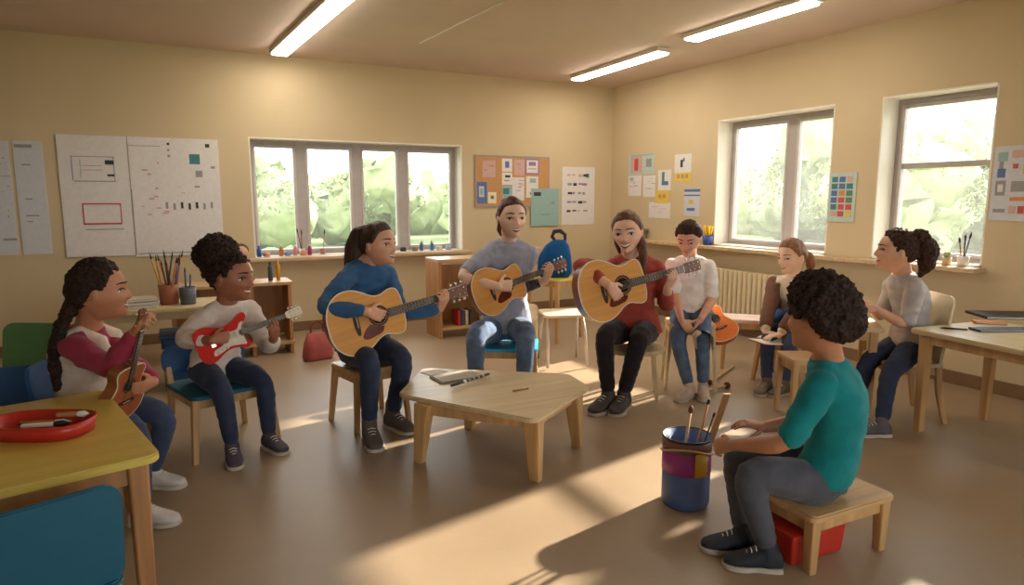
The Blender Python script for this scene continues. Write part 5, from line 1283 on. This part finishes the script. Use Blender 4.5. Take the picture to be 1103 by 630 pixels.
# hand directions relative to a guitar frame
def strum(g, x=.0, y=.0, z=.05): return lambda: gpt(g, x, y, z)
def strum_dir(g, dx=.55, dy=-.85): return lambda el, wr: ((g['X'] * dx + g['Y'] * dy - g['N'] * .12), -g['N'] + g['X'] * .15)
def fret(g, x=.42, y=-.075, z=-.035): return lambda: gpt(g, x, y, z)
def fret_dir(g): return lambda el, wr: (g['Y'] * .62 + g['N'] * .72 + g['X'] * .1, g['Y'] * .75 - g['N'] * .62)
FR = dict(curl=(.75, 1.0, .5), spread=.10, thumb=(.35, .8, .75))
ST = dict(curl=(.35, .55, .35), spread=.06, thumb=(.75, .6, .25))
S_BR = skin('skin_brown', (164, 106, 78)); S_MB = skin('skin_medium_brown', (188, 130, 98)); S_TAN = skin('skin_tan', (222, 168, 138)); S_FAIR = skin('skin_fair', (236, 194, 168)); S_FAIR2 = skin('skin_fair_warm', (234, 186, 158)); S_DB = skin('skin_deep_brown', (134, 84, 60))
H_BLK = hairmat('hair_black_curly', (54, 37, 30), True); H_DK = hairmat('hair_dark_brown', (64, 42, 34)); H_BR = hairmat('hair_brown', (112, 72, 50)); H_BR2 = hairmat('hair_chestnut', (88, 50, 42)); H_BL = hairmat('hair_dark_blonde', (150, 104, 70)); H_DC = hairmat('hair_dark_curly', (70, 46, 36), True)
JEAN = cloth('blue_jeans', (68, 78, 104)); JEANL = cloth('faded_jeans', (94, 112, 140), var=.16); JEAND = cloth('dark_jeans', (52, 60, 84))
# ---------------------------------------------------------------- woman in the blue sweater
g = G['p3']
par, H, J, gnd, fw, lv = person('p3', 'seated woman in a blue sweater with a long dark ponytail playing guitar', 1.62, (392, 374, 4.05), (394, 285, 4.02), (408, 263, 3.98), .262, 52, 2, 28, S_TAN,
    cloth('blue_sweater', (60, 98, 140)), JEAND, mat('grey_boot', (92, 84, 80), .8, var=.1), 
    dict(R=dict(wrist=strum(g, -.085, .055, .05), elbow=(345, 332, 3.69), abs=1, sfwd=.05, hand=strum_dir(g, .8, -.5), opt=ST),
         L=dict(wrist=fret(g, .44), elbow=(450, 352, 3.95), hand=fret_dir(g), opt=FR)),
    dict(R=dict(ankle=(398, 458), knee=(402, 380, 3.6), toe=12), L=dict(ankle=(423, 444), knee=(440, 375, 3.75), toe=40)), hips=1.05, sleeve=1.0, hi=True, cuff=.92)
hair(par, gnd, [hair_cap(H, .045, amp=.02, fr=5), B(limb, [H.w((0, -.34, .28)), H.w((0, -.52, .20)), H.w((.0, -.64, -.1)), H.w((.0, -.72, -.5)), H.w((.0, -.70, -.9))], [.19 * H.h, .25 * H.h, .30 * H.h, .28 * H.h, .15 * H.h])], H_DK)
bm = bmesh.new(); tube(bm, [H.w((0, -.44, .2)), H.w((0, -.48, .2))], .13 * H.h, 14); o = obj('hair_tie', bm, M_DARK, par); shift(o, gnd)
face(H, par, gnd, smile=.6, teeth=True, adult=True, lip=(176, 84, 80))
# ---------------------------------------------------------------- woman in grey t-shirt
g = G['p4']
par, H, J, gnd, fw, lv = person('p4', 'seated woman in a grey t-shirt with a tattooed forearm playing guitar', 1.74, (545, 354, 4.75), (547, 262, 4.70), (551, 235, 4.62), .285, 18, 0, 8, S_FAIR,
    cloth('grey_tshirt', (168, 170, 186)), JEANL, mat('brown_shoe', (96, 78, 66), .7), 
    dict(R=dict(wrist=strum(g, -.115, .02, .055), elbow=(495, 299, 4.46), abs=1, hand=strum_dir(g, 1.0, -.25), opt=ST, sfwd=.06),
         L=dict(wrist=fret(g, .40, -.085), elbow=(586, 330, 4.65), hand=fret_dir(g), opt=FR)),
    dict(R=dict(ankle=(513, 424), knee=(512, 350, 4.35), toe=-10), L=dict(ankle=(564, 422), knee=(568, 347, 4.3), toe=10)), hips=1.0, sleeve=.36, cuff=1, bend=.01)
hair(par, gnd, [hair_cap(H, .040, amp=.03, fr=5), B(ell, H.w((0, -.50, .02)), (.17 * H.h, .15 * H.h, .18 * H.h)), B(limb, [H.w((-.30, .02, -.05)), H.w((-.31, -.05, -.28)), H.w((-.24, -.12, -.42))], [.05 * H.h, .06 * H.h, .03 * H.h])], H_BR2)
face(H, par, gnd, smile=.5, teeth=True, adult=True, lip=(150, 62, 60), brow=(70, 44, 34))
# inked sleeve on the left forearm
bm = bmesh.new(); a_, b_ = J['elL'], J['wrL']; pr = muscle(a_, b_, .024 * 1.74, .025 * 1.74, .0165 * 1.74, k=.28)
ink = bmesh.new(); tube(ink, [p for p, _ in pr[1:6]], [r + .0012 for _, r in pr[1:6]], 20); 
o = obj('tattoo', ink, mat('tattoo_ink', (72, 70, 76), .6, var=.5, scale=26), par); shift(o, gnd)
# guitar strap over the chest
def strap(par, gnd, pts, m, w=.02):
    bm = bmesh.new(); tube(bm, pts, w, 8, flat=.25); o = obj('necklace_cord', bm, m, par); shift(o, gnd)
# ---------------------------------------------------------------- woman in rust red top
g = G['p5']
par, H, J, gnd, fw, lv = person('p5', 'smiling woman in a rust red top and black leggings playing guitar', 1.72, (682, 356, 4.60), (681, 278, 4.55), (676, 250, 4.46), .282, -12, -6, 2, S_FAIR2,
    cloth('rust_red_top', (172, 78, 68)), cloth('black_leggings', (44, 38, 42)), mat('dark_sneaker', (74, 66, 64), .7, var=.15), 
    dict(R=dict(wrist=strum(g, -.135, .03, .05), elbow=(621, 285, 4.29), abs=1, hand=strum_dir(g, .55, -.85), opt=ST, sfwd=.09),
         L=dict(wrist=fret(g, .36, -.10), elbow=(722, 335, 4.50), hand=fret_dir(g), opt=FR)),
    dict(R=dict(ankle=(655, 424), knee=(646, 362, 4.15), toe=-35), L=dict(ankle=(672, 424), knee=(692, 352, 4.2), toe=-20)), roll=5, hips=1.08, sleeve=.80, cuff=1, chest=1.05, legfit=.95)
hair(par, gnd, [hair_cap(H, .042, amp=.03, fr=5), B(limb, [H.w((.22, -.22, -.1)), H.w((.30, -.12, -.36)), H.w((.34, .02, -.60)), H.w((.33, .12, -.88))], [.11 * H.h, .12 * H.h, .11 * H.h, .05 * H.h]), B(limb, [H.w((-.27, -.12, .1)), H.w((-.30, -.10, -.25)), H.w((-.26, -.08, -.5))], [.07 * H.h, .08 * H.h, .04 * H.h])], H_BR)
face(H, par, gnd, smile=.9, teeth=True, adult=True, lip=(176, 84, 76), brow=(72, 46, 34))
# ---------------------------------------------------------------- girl with the puff and electric guitar
g = G['p2']
par, H, J, gnd, fw, lv = person('p2', 'girl in a pale sweatshirt with a curly hair puff playing the red guitar', 1.36, (232, 396, 3.66), (245, 328, 3.62), (249, 298, 3.58), .272, 58, -4, 20, S_BR,
    mat('oatmeal_sweatshirt', (226, 214, 204), .9, var=.06, scale=14, bump=.25, bscale=260), JEAND, mat('plum_sneaker', (82, 70, 84), .75, var=.15), 
    dict(R=dict(wrist=strum(g, -.17, .03, .07), elbow=(196, 366, 3.40), abs=1, hand=strum_dir(g, 1.0, -.15), opt=dict(curl=(.7, .9, .5), spread=.03, thumb=(.6, .7, .4)), sfwd=.05),
         L=dict(wrist=fret(g, .34, -.16, -.05), elbow=(292, 372, 3.60), hand=fret_dir(g), opt=FR)),
    dict(R=dict(ankle=(250, 480), knee=(243, 408, 3.28), toe=5), L=dict(ankle=(290, 468), knee=(309, 392, 3.42), toe=32)), hips=.95, fatarm=1.25, cuff=.86, bend=.03, soles=M_SOLE)
hair(par, gnd, [hair_cap(H, .055, amp=.03, fr=9), B(ell, H.w((0, -.30, .50)), (.40 * H.h, .42 * H.h, .36 * H.h)), B(ell, H.w((.0, -.52, .40)), (.30 * H.h, .28 * H.h, .30 * H.h)), B(ell, H.w((0, -.42, .12)), (.22 * H.h, .20 * H.h, .24 * H.h))], H_BLK, wr2=.010)
face(H, par, gnd, smile=.5, teeth=True, lip=(160, 70, 66))
# printed marks on the shoulder of the sweatshirt
bm = bmesh.new()
for k in range(4):
    ell(bm, J['shR'] + Z * (.034 - .016 * k) - fw * -.028 - lv * (.012 + .010 * k), (.008, .006, .006), sub=2)
# ---------------------------------------------------------------- girl in maroon sleeves, at the left
g = G['p1']
par, H, J, gnd, fw, lv = person('p1', 'girl in a cream vest over maroon sleeves holding a ukulele', 1.38, (100, 436, 2.95), (94, 355, 2.86), (106, 313, 2.82), .262, 84, 0, 66, S_MB,
    cloth('maroon_top', (160, 56, 80)), JEAN, mat('grey_sneaker', (206, 200, 196), .75, var=.08), 
    dict(R=dict(wrist=lambda: gpt(G['p1'], .44, -.02, -.06) , elbow=(116, 422, 2.62), hand=lambda el, wr: (G['p1']['X'] * .75 + G['p1']['Y'] * .2 + R * .25, G['p1']['N'] * .55 - R * .0 + G['p1']['Y'] * -.4), opt=dict(curl=(.8, 1.0, .5), spread=.08, thumb=(.5, .7, .6))),
         L=dict(wrist=lambda: gpt(G['p1'], -.05, -.25, .03), elbow=(150, 420, 3.05), hand=lambda el, wr: (G['p1']['Y'] * .9, -G['p1']['N']), opt=ST)),
    dict(R=dict(ankle=(153, 545), knee=(186, 442, 2.70), toe=62), L=dict(ankle=(164, 507), knee=(196, 428, 2.98), toe=62)), hips=.95, cuff=.93, bend=.03, fatarm=1.1)
hair(par, gnd, [hair_cap(H, .065, amp=.03, fr=8, topx=.9), B(limb, [H.w((0, -.36, -.18)), H.w((0, -.52, -.45)), H.w((0, -.64, -.8)), H.w((0, -.70, -1.2)), H.w((0, -.70, -1.6))], [.14 * H.h, .10 * H.h, .11 * H.h, .11 * H.h, .05 * H.h])], H_BLK, wr2=.006)
face(H, par, gnd, smile=.7, teeth=True, lip=(168, 80, 76))
bm = bmesh.new(); pel, nb = P(100, 436, 2.95), P(94, 355, 2.86)
loft(bm, torso_secs(pel, nb, lv, 1.38, add=.020, t0=0, t1=.76, bend=.03, fwd=fw, hips=.95), 26, power=2.3)
for sg in (1, -1):
    ax = (nb - pel)
    tube(bm, [pel + ax * .70 + lv * sg * .080 + fw * .098, pel + ax * .90 + lv * sg * .078 + fw * .075, pel + ax * 1.0 + lv * sg * .066 + fw * .0, pel + ax * .9 + lv * sg * .075 - fw * .06, pel + ax * .7 + lv * sg * .09 - fw * .07], [.040, .038, .034, .038, .042], 10, 'round')
organic('vest', bm, mat('cream_vest', (222, 204, 186), .9, var=.08, scale=14, bump=.3, bscale=200), par, gnd, vox=.007, it=3, wr=.003)
# ---------------------------------------------------------------- boy in the white shirt
par, H, J, gnd, fw, lv = person('p6', 'boy in a white shirt and jeans perched on a stool, looking down', 1.36, (744, 334, 4.84), (743, 279, 4.84), (742, 257, 4.78), .243, -14, -22, -4, S_TAN,
    cloth('white_shirt', (246, 242, 236)), JEANL, mat('cream_slipper', (206, 180, 160), .75), 
    dict(R=dict(wrist=(734, 345, 4.62), elbow=(722, 322, 4.80), hand=lambda el, wr: (-Z * .6 + R * .5 - F * .2, F), opt=ST),
         L=dict(wrist=(755, 343, 4.62), elbow=(770, 322, 4.76), hand=lambda el, wr: (-Z * .9 - R * .35 - F * .2, F * .9 - R * .3), opt=dict(curl=(.3, .4, .3), spread=.08))),
    dict(R=dict(ankle=(742, 416), knee=(724, 372, 4.5), toe=-30), L=dict(ankle=(757, 414), knee=(757, 372, 4.5), toe=5)), hips=.92, sleeve=.42, cuff=1, fatarm=1.15, bend=.01, shh=.095)
hair(par, gnd, [hair_cap(H, .075, 'short', amp=.03, fr=9, topx=1.2)], H_DC, wr2=.004)
face(H, par, gnd, smile=.35, lip=(190, 124, 108), closed=True)
P6 = (J, gnd)
# cream cloth on the knee
# ---------------------------------------------------------------- blonde girl
par, H, J, gnd, fw, lv = person('p7', 'girl with dark blonde hair and a brown cardigan, looking down at her lap', 1.34, (850, 352, 4.98), (853, 300, 4.95), (853, 276, 4.90), .258, -42, -10, -22, S_FAIR,
    cloth('cream_top', (216, 200, 178)), JEAN, mat('taupe_shoe', (118, 104, 90), .8, var=.1), 
    dict(R=dict(wrist=(824, 357, 4.78), elbow=(826, 335, 5.0), hand=lambda el, wr: (R * .8 - F * .5 - Z * .1, -Z), opt=dict(curl=(.3, .3, .2))),
         L=dict(wrist=(840, 360, 4.70), elbow=(868, 345, 4.85), hand=lambda el, wr: (-R * .9 - F * .2 - Z * .1, -Z), opt=dict(curl=(.3, .3, .2)))),
    dict(R=dict(ankle=(826, 411), knee=(818, 366, 4.68), toe=-25), L=dict(ankle=(845, 413), knee=(848, 370, 4.60), toe=-38)), hips=.95, cuff=.93, bend=.03)
hair(par, gnd, [hair_cap(H, .050, amp=.03, fr=5), B(limb, [H.w((.12, -.36, .05)), H.w((.18, -.52, -.12)), H.w((.16, -.54, -.4)), H.w((.14, -.5, -.58))], [.10 * H.h, .13 * H.h, .13 * H.h, .05 * H.h])], H_BL)
face(H, par, gnd, smile=.4, lip=(190, 110, 100), brow=(120, 84, 60), closed=True)
pel, nb = P(850, 352, 4.98), P(853, 300, 4.95); ax = nb - pel
bm = bmesh.new()
for sg in (1, -1):
    loft(bm, [(pel + ax * t + lv * sg * .078 * 1.34 * w_ + fw * .012, lv * .045, fw * (d_ * 1.34 + .014)) for t, w_, d_ in ((0, 1.05, .072), (.36, .86, .058), (.6, .9, .064), (.78, .95, .064), (.92, .9, .05))], 18)
    s_ = 'L' if sg == 1 else 'R'
    limb2(bm, J['sh' + s_], J['el' + s_], J['wr' + s_], (.034 * 1.34, .031 * 1.34, .026 * 1.34), (.026 * 1.34, .026 * 1.34, .022 * 1.34), add=.017, upto=.80)
organic('cardigan', bm, cloth('brown_cardigan', (112, 78, 62)), par, gnd, vox=.007, it=3, wr=.003)
BLG = (J, gnd)
# ---------------------------------------------------------------- boy in teal, seen from behind
par, H, J, gnd, fw, lv = person('p8', 'boy in a teal t-shirt on the low stool reaching to the bucket', 1.42, (884, 512, 2.46), (893, 389, 2.42), (882, 343, 2.38), .262, -122, -3, -98, S_MB,
    cloth('teal_tshirt', (22, 126, 132)), cloth('charcoal_trousers', (82, 84, 94)), mat('navy_sneaker', (40, 44, 56), .7, var=.1), 
    dict(L=dict(wrist=(790, 479, 2.42), elbow=(856, 484, 2.22), hand=lambda el, wr: ((wr - el).normalized() * 1.0 - Z * .08, F * .75 - Z * .5), opt=dict(curl=(.5, .7, .4), spread=.04, thumb=(.6, .7, .4))),
         R=dict(wrist=(824, 460, 2.60), elbow=(852, 476, 2.66), hand=lambda el, wr: (-R * .95 + Z * .22, -Z * .8 + F * .1), opt=dict(curl=(.25, .35, .25), spread=.08))),
    dict(L=dict(ankle=(827, 590), knee=(773, 500, 2.26), toe=-78), R=dict(ankle=(800, 572), knee=(782, 490, 2.62), toe=-78)), hips=.95, sleeve=.38, cuff=1, bend=.035, fatarm=1.15, legfit=1.05, chest=1.02, wr=.004)
hair(par, gnd, [hair_cap(H, .19, 'afro', amp=.05, fr=7, topx=1.0)], H_BLK, wr2=.011, vox=.006)
face(H, par, gnd, smile=.3, lip=(160, 90, 80))
P8J = J
# ---------------------------------------------------------------- girl with the ponytail at the table
par, H, J, gnd, fw, lv = person('p9', 'girl in a light grey t-shirt with a high curly ponytail at the table', 1.36, (977, 372, 4.14), (973, 297, 4.14), (966, 270, 4.10), .262, -76, 3, -62, S_TAN,
    cloth('light_grey_tshirt', (188, 180, 178)), JEAND, mat('grey_plum_sneaker', (96, 88, 96), .75, var=.15), 
    dict(L=dict(wrist=(944, 333, 4.0), elbow=(988, 343, 3.98), hand=lambda el, wr: (-R * .9 + Z * .1, F * .7 - Z * .4), opt=dict(curl=(.5, .5, .4))),
         R=dict(wrist=(938, 332, 4.16), elbow=(950, 345, 4.3), hand=lambda el, wr: (-R * .7 - F * .5 + Z * .1, -F * .6 - Z * .5), opt=dict(curl=(.5, .5, .4)))),
    dict(L=dict(ankle=(950, 455), knee=(938, 385, 3.82), toe=-62), R=dict(ankle=(920, 440), knee=(925, 378, 4.05), toe=-62)), hips=.95, sleeve=.38, cuff=1, fatarm=1.1, bend=.03)
hair(par, gnd, [hair_cap(H, .055, amp=.03, fr=6), B(ell, H.w((0, -.44, .34)), (.22 * H.h, .2 * H.h, .22 * H.h)), B(limb, [H.w((0, -.50, .30)), H.w((0, -.66, .05)), H.w((0, -.66, -.3)), H.w((0, -.58, -.55))], [.2 * H.h, .24 * H.h, .18 * H.h, .06 * H.h])], H_DC, wr2=.007)
face(H, par, gnd, smile=.5, lip=(176, 96, 88))

# ================================================================== SEATS UNDER THE PLAYERS
def seat_at(k, back=0.02, drop=.056):
    pel, fwd, S = PEOPLE[k]; p = Vector((pel.x, pel.y, 0)) + fwd * back; return (p.x, p.y, 0), yaw_to(fwd), pel.z - drop * S
for k in PEOPLE: print('SEAT', k, round(seat_at(k)[2], 3))
l, r, z = seat_at('p1', .02); child_chair(l, r, 'blue backed chair under the girl with maroon sleeves', M_BLUE, M_BLUE, seat_z=z, back_h=.30, w=.38, d=.38, solid=True, shell=True)
l, r, z = seat_at('p2', .05); child_chair(l, r, 'wooden chair with teal seat and blue back under the girl with the red guitar', M_TEAL, M_BLUE, seat_z=z, w=.46, d=.44, back_h=.20, solid=True, splay=.03)
l, r, z = seat_at('p3', .05); stool(l, r, 'wooden stool under the woman in the blue sweater', M_WOOD, M_WOODY, h=z, w=.36, d=.34)
l, r, z = seat_at('p4', .05); child_chair(l, r - .2, 'wooden chair with a cyan seat under the woman in the grey t-shirt', M_CYAN, M_WOOD, seat_z=z, w=.46, d=.42, back_h=.26)
l, r, z = seat_at('p5', .05); stool(l, r, 'round wooden stool under the woman in the rust red top', M_PINE, M_PINE, h=z, w=.46, rnd=True, lw=.032, apron=False)
l, r, z = seat_at('p6', .04); stool(l, r + .2, 'tall slim wooden stool the white-shirted boy perches on', M_WOOD, M_PINE, h=z, w=.34, d=.30, lw=.032)
l, r, z = seat_at('p7', .04); stool(l, r, 'wooden stool under the blonde girl', M_WOOD, M_WOODY, h=z, w=.34, d=.34)
l, r, z = seat_at('p9', .03); child_chair(l, r, 'cream high-backed chair under the girl with the curly ponytail', M_CREAMP, M_CREAMP, wood_m=M_WOODY, seat_z=z, w=.38, d=.36, back_h=.42, solid=True, shell=True)
# ---- small things in laps
J, gnd = BLG
m_ = (J['wrL'] + J['wrR']) / 2
t = thing('book', 'thin open book on the lap of the blonde girl', 'book', m_ + Vector((0, 0, -.075)) - F * .02, -YAW + .3)
for s_ in (-1, 1):
    bm = bmesh.new(); box(bm, (s_ * .075, 0, .012), (.15, .19, .004), Matrix.Rotation(-s_ * .12, 3, 'Y'), bev=.001); obj('cover', bm, mat('rose_cover', (172, 84, 96), .6), t)
    bm = bmesh.new(); box(bm, (s_ * .075, 0, .018), (.142, .18, .006), Matrix.Rotation(-s_ * .12, 3, 'Y'), bev=.001); obj('pages', bm, M_WHITE, t)
pel, fwd, S = PEOPLE['p7']
bm = bmesh.new(); c = pel + fwd * .15 + Z * .10
ell(bm, c, (.085, .05, .055)); ell(bm, c + R * .05 + Z * .03, (.05, .04, .04)); ell(bm, c - R * .05, (.05, .045, .04))
for v in bm.verts: v.co += Vector((0, 0, 1)) * .02 * noise.noise(v.co * 22) + Vector((1, 0, 0)) * .02 * noise.noise(v.co * 18)
single('scarf', bm, cloth('blue_scarf', (70, 104, 158)), 'bunched blue scarf in front of the blonde girl', 'scarf', (c.x, c.y, c.z - .05))
J, gnd = P6
c = J['knL'] + Z * .055 - F * .01; bm = bmesh.new()
loft(bm, [(c + R * -.058 + Z * -.10 - F * .045, R * .004, F * .02), (c - R * .062 - Z * .02, R * .006, F * .055), (c - R * .03 + Z * .014, R * .004, F * .07), (c + R * .03 + Z * .014, R * .004, F * .07), (c + R * .062 - Z * .02, R * .006, F * .055), (c + R * .060 - Z * .11 - F * .045, R * .004, F * .02)], 14)
single('folded_cloth', bm, mat('cream_cloth', (226, 204, 184), .9, bump=.3, bscale=120), 'small cream cloth draped over the white-shirted boy\'s knee', 'cloth', (c.x, c.y, c.z - .06))
